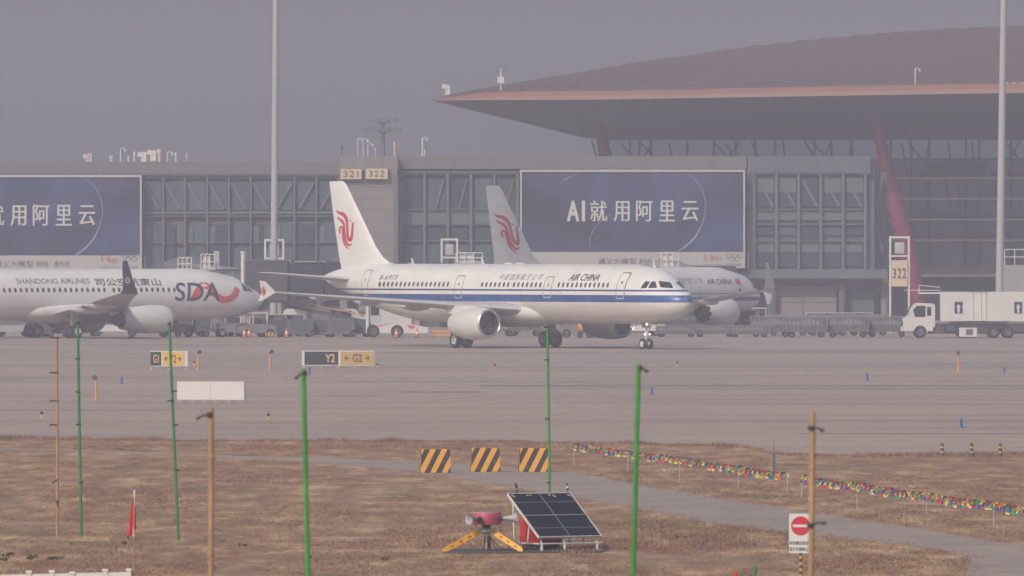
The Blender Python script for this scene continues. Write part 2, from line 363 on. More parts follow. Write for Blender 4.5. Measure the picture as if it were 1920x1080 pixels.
# ------------------------------------------------------------------ airliners (x forward from the nose at 0, y left, z up from the ground)
def livery(name, stops, rough=0.32):
    """paint in bands of height over the ground"""
    m = bpy.data.materials.new(name); m.use_nodes = True; nt = m.node_tree; b = nt.nodes['Principled BSDF']
    tc = nt.nodes.new('ShaderNodeTexCoord'); sp = nt.nodes.new('ShaderNodeSeparateXYZ'); nt.links.new(tc.outputs['Object'], sp.inputs[0])
    mr = nt.nodes.new('ShaderNodeMath'); mr.operation = 'DIVIDE'; mr.inputs[1].default_value = 16.0; nt.links.new(sp.outputs['Z'], mr.inputs[0])
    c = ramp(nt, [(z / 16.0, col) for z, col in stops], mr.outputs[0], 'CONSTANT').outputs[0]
    n = noise_node(nt, mapping(nt, tc.outputs['Object'], (0.5, 0.8, 0.9)), 1.0, 5, 0.65)
    c = mix(nt, 1.0, c, ramp(nt, [(0.3, (0.90, 0.89, 0.87)), (0.65, (1.02, 1.02, 1.02))], n.outputs['Fac']).outputs[0], 'MULTIPLY')
    sw = nt.nodes.new('ShaderNodeCombineXYZ'); nt.links.new(sp.outputs['X'], sw.inputs[0]); nt.links.new(sp.outputs['Z'], sw.inputs[1])
    br = nt.nodes.new('ShaderNodeTexBrick'); nt.links.new(mapping(nt, sw.outputs[0], (0.40, 0.9, 1)), br.inputs['Vector']); br.inputs['Scale'].default_value = 1.0; br.inputs['Brick Width'].default_value = 1.0; br.inputs['Row Height'].default_value = 1.0
    br.inputs['Mortar Size'].default_value = 0.006; br.inputs['Color1'].default_value = (1, 1, 1, 1); br.inputs['Color2'].default_value = (.975, .975, .97, 1); br.inputs['Mortar'].default_value = (.80, .80, .80, 1)
    c = mix(nt, 1.0, c, br.outputs['Color'], 'MULTIPLY')
    st = noise_node(nt, mapping(nt, tc.outputs['Object'], (2.2, 2.2, 0.35), (4, 1, 2)), 1.0, 4, 0.6)
    c = mix(nt, ramp(nt, [(.58, (0, 0, 0)), (.78, (.35, .35, .35))], st.outputs['Fac']).outputs[0], c, (.50, .46, .42))
    nt.links.new(c, b.inputs['Base Color']); b.inputs['Roughness'].default_value = rough
    return m
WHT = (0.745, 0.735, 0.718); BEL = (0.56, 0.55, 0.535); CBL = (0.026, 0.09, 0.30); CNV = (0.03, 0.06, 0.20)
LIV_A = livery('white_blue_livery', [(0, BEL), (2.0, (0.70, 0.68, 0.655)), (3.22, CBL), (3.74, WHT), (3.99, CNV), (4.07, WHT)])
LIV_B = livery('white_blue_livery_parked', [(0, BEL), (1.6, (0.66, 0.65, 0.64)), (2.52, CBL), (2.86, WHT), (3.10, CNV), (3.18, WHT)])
LIV_C = livery('white_livery', [(0, BEL), (1.7, (0.70, 0.69, 0.68)), (2.4, WHT)])  # grey lower bands put the belly's shading into the white paint
M_COWL = mat('cowl_white', (0.60, 0.585, 0.565), 0.5, vary=0.07, scale=1.2)
M_WING = mat('wing_grey', (0.46, 0.46, 0.46), 0.42, vary=0.08, scale=0.8)
M_LETTER = mat('charcoal_lettering', (0.055, 0.05, 0.055), 0.5, vary=0.05)
M_SCRIPT = mat('grey_script', (0.20, 0.18, 0.17), 0.5, vary=0.05)
M_LOGO = mat('crimson_logo', (0.52, 0.035, 0.065), 0.45, vary=0.05)
M_DOORL = mat('door_outline_grey', (0.20, 0.20, 0.21), 0.5, vary=0.05)
M_WIN = mat('cabin_window', (0.07, 0.062, 0.065), 0.25, vary=0.3)
M_SDA = mat('navy_lettering', (0.03, 0.04, 0.10), 0.45, vary=0.05)
M_SWOOSH = mat('red_swoosh', (0.62, 0.07, 0.07), 0.45, vary=0.05)
M_LIT = mat('landing_light_glow', (1.0, 0.95, 0.85), 0.3, emit=3.0)

def pchip(xs, ys):
    xs = np.array(xs, float); ys = np.array(ys, float); h = np.diff(xs); dl = np.diff(ys) / h; m = np.zeros(len(xs))
    for i in range(1, len(xs) - 1):
        if dl[i - 1] * dl[i] > 0:
            w1 = 2 * h[i] + h[i - 1]; w2 = h[i] + 2 * h[i - 1]; m[i] = (w1 + w2) / (w1 / dl[i - 1] + w2 / dl[i])
    m[0], m[-1] = dl[0], dl[-1]
    def f(x):
        i = int(min(max(np.searchsorted(xs, x) - 1, 0), len(h) - 1)); t = min(max((x - xs[i]) / h[i], 0), 1)
        return float((1 + 2 * t) * (1 - t) ** 2 * ys[i] + t * (1 - t) ** 2 * h[i] * m[i] + t * t * (3 - 2 * t) * ys[i + 1] + t * t * (t - 1) * h[i] * m[i + 1])
    return f
class Hull:
    def __init__(s, st):                      # rows: s, top, bottom, half width
        a = np.array(st, float); s.s = a[:, 0]
        # near the nose the outline is round: interpolate over sqrt(s)
        q = np.sqrt(a[:, 0]); s.ft = pchip(q, a[:, 1]); s.fb = pchip(q, a[:, 2]); s.fw = pchip(q, a[:, 3]); s.L = a[-1, 0]
    def at(s, x):
        q = math.sqrt(max(x, 0)); t, b, w = s.ft(q), s.fb(q), s.fw(q); return (t + b) / 2, (t - b) / 2, w
    def y(s, x, z):
        zc, h, w = s.at(x); k = (z - zc) / h; return w * math.sqrt(max(1 - k * k, 0))
    def side(s, x, z, off=0.012, sgn=-1):     # point on the skin, sgn -1 = right side
        zc, h, w = s.at(x); z = min(max(z, zc - h * .995), zc + h * .995); y = s.y(x, z)
        n = Vector((0, sgn * y / w ** 2, (z - zc) / h ** 2)).normalized(); return Vector((-x, sgn * y, z)) + n * off
    def mesh(s, n=56):
        xs = [s.L * (k / 90) ** 2 * 0.18 for k in range(60)]; xs = [x for x in xs if x < 6.0]; x = 6.0
        while x < s.L: xs.append(x); x += 0.6
        xs.append(s.L); xs[0] = 0.0005; mb = MB(); rings = []
        for x in xs:
            zc, h, w = s.at(x); rings.append([(-x, w * math.cos(2 * math.pi * k / n), zc + h * math.sin(2 * math.pi * k / n)) for k in range(n)])
        mb.loft(rings); return mb
def airfoil(c, t, n=9):
    us = [0.5 * (1 - math.cos(math.pi * k / n)) for k in range(n + 1)]
    f = lambda u: 5 * t * c * (0.2969 * math.sqrt(u) - 0.126 * u - 0.3516 * u * u + 0.2843 * u ** 3 - 0.1036 * u ** 4)
    return [(u * c, f(u)) for u in reversed(us)] + [(u * c, -f(u) * 0.8) for u in us[1:-1]]
def wing_rings(st, sgn):                      # rows: y, s_le, chord, z, t/c  (+ optional cant angle of the section)
    rings = []
    for row in st:
        y, s0, c, z, t = row[:5]; cant = row[5] if len(row) > 5 else 0.0
        rings.append([Vector((-(s0 + a), sgn * (y - b * math.sin(cant)), z + b * math.cos(cant))) for a, b in airfoil(c, t)])
    return rings
def fin_rings(st):                            # rows: z, s_le, chord, t/c
    return [[Vector((-(s0 + a), b, z)) for a, b in [(u, q if k < 10 else q / 0.8) for k, (u, q) in enumerate(airfoil(c, t))]] for z, s0, c, t in st]
def wheel(hub, c, r, w, parent):
    b = MB(); c = Vector(c)
    b.lathe([(-w / 2, r * 0.55), (-w / 2, r * 0.86), (-w * 0.36, r * 0.97), (0, r), (w * 0.36, r * 0.97), (w / 2, r * 0.86), (w / 2, r * 0.55)], c, (0, 1, 0), 28, 0)
    for sg in (-1, 1):
        b.lathe([(0, r * 0.56), (-0.04 * sg, r * 0.5), (-0.07 * sg, r * 0.25), (0.0, r * 0.2), (0.02 * sg, 0.0)], c + Vector((0, sg * w * 0.49, 0)), (0, 1, 0), 24, 1)
    return b.build('wheel', [M_BLACK, hub or M_LGREY], parent, smooth=True)

def airliner(p):
    hull = Hull(p['hull']); root = thing('airliner', p['label'], 'airliner', p['loc'], p['rz'], None); liv = p['liv']
    hull.mesh().build('fuselage', liv, root, smooth=True, angle=60)
    # belly fairing
    f0, f1 = p['fairing']; b = MB(); rings = []
    for k in range(15):
        t = k / 14; x = f0 + (f1 - f0) * t; e = math.sin(math.pi * t) ** 0.45 if 0 < t < 1 else 0.01; zc, h, w = hull.at(x)
        rings.append([(-x, (w * 0.72 + 0.36 * e * w) * math.cos(a), zc - h * 0.62 + (h * 0.36 + 0.16 * e * h) * math.sin(a)) for a in [2 * math.pi * q / 24 for q in range(24)]])
    b.loft(rings); b.build('belly_fairing', M_LGREY if p.get('greyfair') else liv, root, smooth=True, angle=60)
    # fin
    b = MB(); b.loft(fin_rings(p['fin'])); fin = b.build('fin', liv, root, smooth=True)
    for sg in (-1, 1):
        b = MB(); b.loft(wing_rings(p['tail'], sg)); b.build('tailplane', M_WING, root, smooth=True)
        b = MB(); b.loft(wing_rings(p['wing'], sg)); wg = b.build('wing', M_WING, root, smooth=True)
        if 'tip' in p:
            b = MB()
            if p['tip'] == 'fence':
                y, s0, c, z, t = p['wing'][-1]
                b.prism([(-(s0 - 0.15), sg * (y + 0.02), z), (-(s0 + 1.1), sg * (y + 0.10), z + 0.78), (-(s0 + 1.75), sg * (y + 0.12), z + 0.82), (-(s0 + 1.55), sg * (y + 0.03), z), (-(s0 + 1.95), sg * (y + 0.1), z - 0.62), (-(s0 + 1.5), sg * (y + 0.08), z - 0.58)], (0, 0.05 * sg, 0))
                wl = b.build('wingtip_fence', M_WHITE, wg)
                if sg < 0:
                    q = MB(); q.poly([(-(s0 + 1.0), sg * (y + 0.12) - 0.045, z + 0.1), (-(s0 + 1.2), sg * (y + 0.13) - 0.045, z + 0.42), (-(s0 + 1.42), sg * (y + 0.13) - 0.045, z + 0.3), (-(s0 + 1.35), sg * (y + 0.12) - 0.045, z - 0.2), (-(s0 + 1.15), sg * (y + 0.1) - 0.045, z - 0.15)])
                    q.build('crest', M_LOGO, wl)
            else:
                b.loft(wing_rings(p['tip'], sg)); wl = b.build('winglet', p.get('tipmat', M_WHITE), wg, smooth=True)
                if 'tip_low' in p:
                    q = MB(); q.loft(wing_rings(p['tip_low'], sg)); q.build('lower_winglet', M_WHITE, wg, smooth=True)
                if 'tip_mark' in p and sg < 0:
                    q = MB(); y, s0, z, r_ = p['tip_mark']; tl = 0.16
                    for o_, rr, mi in ((0, 1, 0), (0.01, 0.62, 1)):
                        q.add([(-(s0 + rr * r_ * math.cos(a)), -(y + 0.14 + o_ + rr * r_ * math.sin(a) * tl), z + rr * r_ * math.sin(a)) for a in [2 * math.pi * k / 16 for k in range(16)]], [tuple(range(16))], mi)
                    q.build('crest', [M_WHITE, M_SWOOSH], wl, recalc=False)
        for (y, s0, s1, z, r_) in p['fairings']:
            b = MB(); b.lathe([(0, 0.02), (0.12, 0.5), (0.3, 0.9), (0.55, 1), (0.8, 0.62), (1, 0.03)], (-s0, sg * y, z), (-(s1 - s0), 0, 0.12), 12)
            for k, v in enumerate(b.v):
                b.v[k] = v
            # scale the unit lathe
            ax = Vector((-(s1 - s0), 0, 0.12)); L = ax.length; axn = ax.normalized(); o = Vector((-s0, sg * y, z)); nv_ = []
            for v in b.v:
                d = Vector(v) - o; t = d.dot(axn); r = d - axn * t; nv_.append(tuple(o + axn * t * L + Vector((r.x, r.y * r_ * 0.7, r.z * r_))))
            b.v = nv_; b.build('flap_fairing', M_WING if not p.get('whitefair') else M_LGREY, wg, smooth=True)
        # engine
        ey, es, ez, er, eL = p['engine']; o = Vector((-es, sg * ey, ez)); ax = Vector((-1, 0, -0.02))
        b = MB(); b.lathe([(0.10 * er, er * 0.90), (0.3 * er, er * 0.985), (0.8 * er, er * 1.05), (eL * 0.45, er * 1.06), (eL * 0.72, er * 0.96), (eL, er * 0.70), (eL, er * 0.66), (eL * 0.8, er * 0.7)], o, ax, 40)
        if p.get('chevron'):
            n_ = 40; base = 5 * n_
            for k in range(n_):
                sh = Vector((0.22 if k % 4 < 2 else -0.06, 0, 0)); b.v[base + k] = tuple(Vector(b.v[base + k]) + sh); b.v[base + n_ + k] = tuple(Vector(b.v[base + n_ + k]) + sh)
        eng = b.build('engine', p.get('engmat', liv), root, smooth=True, recalc=False)
        b = MB(); b.lathe([(0.10 * er, er * 0.905), (0.02 * er, er * 0.86), (0.0, er * 0.815), (0.05 * er, er * 0.77), (0.2 * er, er * 0.745)], o, ax, 40); b.build('inlet_lip', M_CHROME, eng, smooth=True)
        b = MB(); b.lathe([(0.2 * er, er * 0.745), (0.6 * er, er * 0.75), (0.75 * er, er * 0.75), (0.76 * er, 0.0)], o, ax, 40, 0)
        for k in range(22):
            a = 2 * math.pi * k / 22; u = Vector((0, math.cos(a), math.sin(a))); t_ = Vector((0, -math.sin(a), math.cos(a))); c_ = o + ax * 0.66 * er
            b.add([c_ + u * er * 0.25 - t_ * .05, c_ + u * er * 0.72 - t_ * .11 + ax * 0.08, c_ + u * er * 0.72 + t_ * .07 - ax * 0.03, c_ + u * er * 0.25 + t_ * .05], [(0, 1, 2, 3)], 1)
        b.lathe([(0.35 * er, 0.01), (0.42 * er, er * 0.1), (0.55 * er, er * 0.2), (0.66 * er, er * 0.26)], o, ax, 20, 1)
        b.build('fan', [M_DARK, M_DGREY], eng, smooth=True)
        b = MB(); b.lathe([(eL * 0.8, er * 0.52), (eL * 1.05, er * 0.46), (eL * 1.12, er * 0.42), (eL * 1.1, er * 0.30), (eL * 1.3, 0.02)], o, ax, 24); b.build('exhaust_cone', M_DARK, eng, smooth=True)
        b = MB(); (pa, pb, pz0, pz1) = p['pylon']
        b.prism([(-pa, sg * ey - 0.16, ez + er * 0.95), (-(pa + 1.0), sg * ey - 0.16, pz0), (-pb, sg * ey - 0.16, pz1), (-(pb - 0.2), sg * ey - 0.16, pz1 - 0.5), (-(es + eL), sg * ey - 0.16, ez + 0.55 * er)], (0, 0.32, 0)); b.build('pylon', liv, eng)
        # main gear
        gy, gs, gr, gw, gz = p['gear']
        b = MB(); b.tube([(-gs, sg * gy, gr), (-gs, sg * (gy - 0.05), gz)], [0.12, 0.16], 12); b.tube([(-gs, sg * gy, gr + 0.5), (-gs - 0.1, sg * (gy - 1.5), gz)], 0.07)
        b.box((-gs, sg * (gy + 0.22), gr + 0.95), (0.75, 0.05, 1.1)); b.tube([(-gs, sg * (gy - gw), gr), (-gs, sg * (gy + gw), gr)], 0.09)
        mg = b.build('main_gear', M_GREY, root, smooth=True)
        for q in (-1, 1): wheel(None, (-gs, sg * gy + q * gw, gr), gr, p['gear_tyre'], mg)
    # nose gear
    ns, nr, nw, nz = p['nose_gear']; b = MB(); b.tube([(-ns, 0, nr), (-ns + 0.05, 0, nz)], [0.075, 0.10], 12); b.tube([(-ns, -nw, nr), (-ns, nw, nr)], 0.06); b.tube([(-ns, 0, nr + 0.6), (-ns + 1.0, 0, nz + 0.1)], 0.045)
    for sg in (-1, 1):
        b.add([(-ns - 0.2, sg * 0.38, nz + 0.12), (-ns - 1.2, sg * 0.38, nz + 0.1), (-ns - 1.2, sg * 0.5, nz - 0.42), (-ns - 0.2, sg * 0.5, nz - 0.42)], [(0, 1, 2, 3)], 1)
    ng = b.build('nose_gear', [M_LGREY, M_WHITE], root, smooth=True)
    for q in (-1, 1): wheel(None, (-ns, q * nw, nr), nr, 0.22, ng)
    if p.get('lights'):
        for (dx, y, z, r_) in ((0.14, -0.02, nz - 0.15, 0.085), (0.16, -0.2, nz - 0.86, 0.07), (0.16, 0.2, nz - 0.86, 0.06)):
            b = MB(); b.lathe([(0, 0.5 * r_), (0.03, r_), (0.07, r_), (0.075, 0.0)], (-ns + dx - 0.07, y, z), (1, 0, 0), 16, 0, True); b.build('gear_light', M_LIT, ng, smooth=True)
    # cabin windows: one mesh, copied along the skin
    zw = p['win_z']; b = MB(); x0 = p['wins'][0][0]; ring = []
    for k in range(12):
        a = 2 * math.pi * k / 12; ring.append(hull.side(x0 + 0.125 * math.cos(a), zw + 0.185 * math.sin(a), 0.008) + Vector((x0, 0, 0)))
    ctr = sum(ring, Vector()) / 12 + Vector((0, -0.004, 0)); b.add(ring + [ctr], [(k, (k + 1) % 12, 12) for k in range(12)])
    proto = b.build('cabin_window', M_WIN, root, smooth=False); first = True
    for (a, e) in p['wins']:
        x = a
        while x <= e + 0.01:
            o = proto if first else proto.copy()
            if not first: COL.objects.link(o); o.parent = root
            first = False; o.location = (-x, 0, 0); x += p['pitch']
    # doors: outlined panels lying on the skin
    for (a, w, z0, z1) in p['doors']:
        b = MB(); path = []
        for k in range(9): path.append((a, z0 + (z1 - z0) * k / 8, -1, 0))
        for k in range(9): path.append((a + w, z1 - (z1 - z0) * k / 8, 1, 0))
        t = 0.055
        outer = [(x + (-t if sx < 0 else t), z) for x, z, sx, _ in path]; inner = [(x, z) for x, z, _, _ in path]
        def rnd(pts, x0_, x1_, z0_, z1_):     # pull the corners in
            out = []
            for x, z in pts:
                c = 0.13; dz = max(0, z0_ + c - z, z - (z1_ - c)) / c
                out.append((x + (0.10 * dz * dz if x < (x0_ + x1_) / 2 else -0.10 * dz * dz), z))
            return out
        outer = rnd(outer, a, a + w, z0, z1); inner = rnd([(x, min(max(z, z0 + t), z1 - t)) for x, z in inner], a, a + w, z0 + t, z1 - t)
        n = len(path)
        low = [hull.side(x, z, 0.012) for x, z in outer] + [hull.side(x, z, 0.012) for x, z in inner]
        zs = [z for x, z in inner]
        for k in range(n):
            k2 = (k + 1) % n
            b.add([low[k], low[k2], low[n + k2], low[n + k]], [(0, 1, 2, 3)], 1 if (p.get('pale_low') and (outer[k][1] + outer[k2][1]) / 2 < p['pale_low']) else 0)
        cd = b.build('cabin_door', [M_DOORL, M_WHITE], root, recalc=False); b = MB(); b.add([hull.side(a + w * 0.5 + dx, z0 + (z1 - z0) * 0.62 + dz, 0.013) for dx, dz in ((-.06, -.09), (.06, -.09), (.06, .09), (-.06, .09))], [(0, 1, 2, 3)])
        b.build('door_window', M_WIN, cd, recalc=False)
    # cockpit windows
    for pts in p['cockpit']:
        for sg in (-1, 1):
            b = MB(); q = []
            for i in range(len(pts)):
                a_, c_ = Vector(pts[i]), Vector(pts[(i + 1) % len(pts)])
                for k in range(4): q.append(a_.lerp(c_, k / 4))
            c0 = sum(q, Vector((0, 0))) / len(q); vs = [hull.side(x.x, x.y, 0.012, sg) for x in q] ; mid = [hull.side(*(c0.lerp(x, 0.5)), 0.012, sg) for x in q]; cc = hull.side(c0.x, c0.y, 0.012, sg); n = len(q)
            b.add(vs + mid + [cc], [(k, (k + 1) % n, n + (k + 1) % n, n + k) for k in range(n)] + [(n + k, n + (k + 1) % n, 2 * n) for k in range(n)])
            b.build('cockpit_window', M_GLASS, root, smooth=True, recalc=False)
    # lettering on the right side: text runs towards the nose
    for (body, s_left, s_right, z0, z1, m, kw) in p['text']:
        b = MB(); add_text(b, body, lambda u, v: hull.side(s_left + (s_right - s_left) * u, z0 + (z1 - z0) * v, 0.014), 0, **kw); b.build('lettering', m, root, recalc=False)
    for (x, h_) in p.get('blades', []):
        zc, hh, w = hull.at(x); z = zc + hh; b = MB(); b.prism([(-x, -0.02, z - 0.05), (-x - 0.28, -0.02, z - 0.05), (-x - 0.40, -0.02, z + h_), (-x - 0.28, -0.02, z + h_)], (0, 0.04, 0)); b.build('blade_antenna', M_WHITE, root)
    for x in p.get('domes', []):
        zc, hh, w = hull.at(x); b = MB(); b.lathe([(-0.02, 0.42), (0.05, 0.36), (0.1, 0.2), (0.12, 0.01)], (-x, 0, zc + hh), (0, 0, 1), 16); b.build('antenna_dome', M_WHITE, root, smooth=True)
    return root, hull, fin
def ribbon(mb, pts, fn, mi=0):
    """a brush stroke: rows (x, y, width) in drawing units, laid on a surface by fn"""
    P = smooth_line([(x, y) for x, y, w in pts], 5); Wd = smooth_line([(w, 0) for x, y, w in pts], 5); L, Rr = [], []
    for i, q in enumerate(P):
        t = (P[min(i + 1, len(P) - 1)] - P[max(i - 1, 0)]); t = t.normalized() if t.length > 1e-6 else Vector((1, 0)); nn = Vector((-t.y, t.x)); w = max(Wd[i].x, 0.5) / 2
        L.append(fn(*(q + nn * w))); Rr.append(fn(*(q - nn * w)))
    n = len(P); mb.add(L + Rr, [(i, i + 1, n + i + 1, n + i) for i in range(n - 1)], mi)
PHOENIX = [[(184, 360, 2), (196, 378, 20), (215, 393, 27), (250, 402, 38), (281, 425, 42), (302, 465, 36), (310, 520, 27), (312, 580, 25), (316, 640, 30), (330, 676, 38), (350, 676, 38), (363, 640, 30), (367, 590, 26), (371, 540, 22), (374, 508, 22), (386, 499, 8), (398, 496, 1)],
           [(194, 428, 2), (204, 448, 18), (225, 463, 25), (250, 480, 32), (268, 512, 28), (276, 560, 25), (281, 620, 25), (288, 678, 26), (306, 720, 28), (330, 738, 24), (350, 730, 16), (362, 714, 2)],
           [(232, 612, 10), (220, 600, 22), (217, 580, 20), (224, 553, 20), (240, 540, 18), (254, 556, 20), (257, 600, 22), (260, 660, 22), (272, 715, 20), (295, 755, 15), (314, 771, 10), (330, 772, 1)],
           [(330, 470, 2), (340, 480, 9), (350, 478, 11), (360, 476, 5)]]
def phoenix(root, fin, m, fin_fn):
    b = MB()
    for st in PHOENIX: ribbon(b, st, fin_fn)
    b.build('phoenix_emblem', m, fin, recalc=False)

# the taxiing airliner in front
TH = R(55)
NOSE_A = Vector(((1292 - 960) * 891.3 / S, 891.3, 0))
hull_a = [(0, 3.34, 3.22, 0.04), (0.12, 3.62, 2.92, .36), (0.35, 3.83, 2.66, .64), (0.8, 4.10, 2.38, .98), (1.4, 4.36, 2.17, 1.28), (2.0, 4.72, 2.03, 1.50), (2.6, 5.12, 1.93, 1.66), (3.3, 5.48, 1.85, 1.79), (4.2, 5.72, 1.79, 1.90), (5.4, 5.84, 1.75, 1.96), (7, 5.88, 1.74, 1.975),
          (30.5, 5.88, 1.74, 1.975), (33, 5.88, 1.92, 1.94), (36, 5.86, 2.42, 1.76), (39, 5.80, 3.12, 1.36), (41.5, 5.62, 3.78, .92), (43.4, 5.34, 4.30, .50), (44.5, 5.06, 4.66, .17)]
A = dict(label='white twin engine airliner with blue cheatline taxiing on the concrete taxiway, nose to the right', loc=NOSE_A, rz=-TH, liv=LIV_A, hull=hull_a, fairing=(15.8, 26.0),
    fin=[(5.2, 37.0, 5.45, .07), (5.82, 35.3, 7.25, .06), (5.95, 36.3, 6.35, .075), (6.3, 37.15, 5.60, .085), (7.08, 38.1, 4.85, .095), (9.4, 40.05, 3.48, .095), (11.55, 41.88, 2.10, .095), (11.76, 42.25, 1.72, .06)],
    tail=[(0.5, 39.2, 3.9, 4.72, .10), (1.2, 39.6, 3.5, 4.75, .10), (6.1, 42.6, 1.5, 5.22, .09), (6.25, 42.9, 1.1, 5.24, .05)],
    wing=[(1.0, 17.0, 7.6, 2.62, .13), (1.95, 17.4, 7.1, 2.68, .14), (6.4, 20.0, 4.5, 3.05, .12), (11.5, 22.95, 3.0, 3.46, .11), (16.8, 26.0, 1.55, 3.90, .105)],
    tip='fence', fairings=[(6.5, 21.9, 26.0, 2.82, .30), (9.7, 23.4, 26.8, 3.12, .26), (12.9, 25.0, 27.6, 3.42, .22)],
    engine=(5.75, 15.7, 1.76, 1.07, 4.1), engmat=M_COWL, pylon=(16.6, 21.0, 2.98, 3.0), gear=(3.80, 21.97, 0.585, 0.46, 2.6), gear_tyre=0.42, nose_gear=(5.07, 0.38, 0.27, 1.9), lights=True,
    win_z=4.44, pitch=0.533, wins=[(7.0, 13.2), (15.1, 18.3), (19.0, 22.7), (26.4, 35.2)], pale_low=3.76,
    doors=[(4.98, .90, 3.48, 5.33), (13.72, .88, 3.54, 5.02), (24.62, .86, 3.46, 5.08), (36.72, .90, 3.62, 5.43)],
    cockpit=[[(3.34, 4.22), (2.83, 4.25), (2.80, 4.68), (3.16, 4.72)], [(2.70, 4.25), (2.08, 4.25), (2.50, 4.69), (2.70, 4.70)], [(1.94, 4.30), (1.26, 4.22), (1.90, 4.64), (2.38, 4.74)]],
    text=[('AIR CHINA', 11.9, 8.3, 4.72, 5.20, M_LETTER, dict(shear=0.25, bold=0.018)), ('中国国际航空公司', 20.4, 15.2, 4.76, 5.20, M_SCRIPT, dict(shear=0.3, bold=-0.004, space=1.5)), ('B-6973', 35.25, 33.0, 4.74, 5.08, M_LETTER, dict(shear=0.2, space=1.15))],
    blades=[(3.9, .55), (24.6, .5), (33.3, .42)], domes=[21.6, 20.2])
root_a, HULL_A, fin_a = airliner(A)
def fin_point(fin, s, z, off):               # point on the right skin of a fin
    zs = [r[0] for r in fin]; s0 = float(np.interp(z, zs, [r[1] for r in fin])); c = float(np.interp(z, zs, [r[2] for r in fin])); t = float(np.interp(z, zs, [r[3] for r in fin]))
    u = min(max((s - s0) / c, 0.01), 0.99); y = 5 * t * c * (0.2969 * math.sqrt(u) - 0.126 * u - 0.3516 * u * u + 0.2843 * u ** 3 - 0.1036 * u ** 4)
    return Vector((-s, -(y + off), z))
def logo_a(x, y):                            # drawing units -> fin of the front airliner
    px = 600 + x / 5.68; py = 330 + y / 5.68
    s = 40.5
    for _ in range(6):
        d = NOSE_A.y + s * math.sin(TH); X = (px - 960) * d / S; s = (NOSE_A.x - X) / math.cos(TH)
    return fin_point(A['fin'], s, H - (py - HZ) * d / S, 0.012)
phoenix(root_a, fin_a, M_LOGO, logo_a)

# the two parked airliners behind
hull_b = [(0, 2.98, 2.84, .05), (0.15, 3.18, 2.60, .30), (0.4, 3.38, 2.36, .52), (.9, 3.66, 2.06, .83), (1.5, 3.93, 1.83, 1.10), (2.1, 4.26, 1.67, 1.33), (2.8, 4.68, 1.54, 1.52), (3.6, 5.00, 1.45, 1.67), (4.8, 5.22, 1.38, 1.80), (7, 5.34, 1.34, 1.88),
          (24.5, 5.34, 1.34, 1.88), (27, 5.34, 1.58, 1.84), (30, 5.32, 2.28, 1.62), (33, 5.24, 3.08, 1.2), (36, 5.05, 3.80, .68), (37.4, 4.88, 4.12, .42), (38.2, 4.70, 4.38, .15)]
fin_b = [(4.9, 29.5, 8.6, .05), (5.34, 28.6, 9.3, .05), (5.7, 31.2, 6.6, .07), (6.2, 32.2, 5.6, .085), (9.4, 34.7, 3.7, .09), (12.1, 36.75, 2.15, .09), (12.4, 37.2, 1.6, .06)]
common_b = dict(hull=hull_b, fairing=(12.2, 22.5), fin=fin_b,
    tail=[(0.4, 33.4, 4.0, 4.55, .1), (1.2, 33.9, 3.5, 4.6, .1), (6.9, 37.2, 1.6, 5.3, .09), (7.1, 37.6, 1.1, 5.32, .05)],
    wing=[(1.0, 12.6, 8.0, 1.75, .13), (1.85, 13.2, 7.4, 1.85, .14), (5.9, 16.3, 4.6, 2.4, .12), (11.5, 19.6, 3.0, 2.98, .11), (16.9, 22.5, 1.65, 3.52, .10)],
    fairings=[(6.4, 18.2, 22.2, 2.1, .28), (9.6, 19.6, 22.9, 2.45, .24)], pylon=(12.8, 17.4, 2.32, 2.2),
    gear=(2.86, 19.4, 0.565, 0.43, 1.9), gear_tyre=0.40, nose_gear=(3.95, 0.34, 0.2, 1.5), pitch=0.508, whitefair=True)
RZ_C = R(34.5); NOSE_C = Vector(((493 - 960) * 1012 / S, 1012, 0))
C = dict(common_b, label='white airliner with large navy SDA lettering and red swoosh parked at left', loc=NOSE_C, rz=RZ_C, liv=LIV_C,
    engine=(4.83, 12.0, 1.50, 1.04, 4.3), engmat=M_WHITE, win_z=3.72, wins=[(9.45, 15.1), (15.9, 26.5)], doors=[],
    tip=[(16.9, 22.5, 1.65, 3.52, .10, 0.1), (17.35, 22.95, 1.3, 3.72, .09, 0.7), (17.6, 23.3, 1.0, 4.2, .08, 1.3), (17.85, 23.8, .75, 5.2, .08, 1.45), (18.0, 24.2, .42, 6.0, .07, 1.5)], tipmat=M_NAVY, tip_mark=(17.6, 24.0, 4.5, .24),
    cockpit=[[(2.75, 3.62), (2.2, 3.58), (2.35, 4.05), (2.75, 4.2)], [(2.1, 3.57), (1.45, 3.55), (1.95, 3.92), (2.25, 4.03)]],
    text=[('SDA', 9.4, 5.2, 2.84, 4.28, M_SDA, dict(shear=0.1, bold=0.012)), ('SHANDONG AIRLINES', 23.8, 17.1, 4.20, 4.60, M_LETTER, dict()), ('司公空航東山', 16.6, 10.6, 4.02, 4.62, M_LETTER, dict(bold=0.012))], blades=[(16.5, .4)])
RZ_B = R(54.5); NOSE_B = Vector(((1421 - 960) * 1080 / S, 1080, 0))
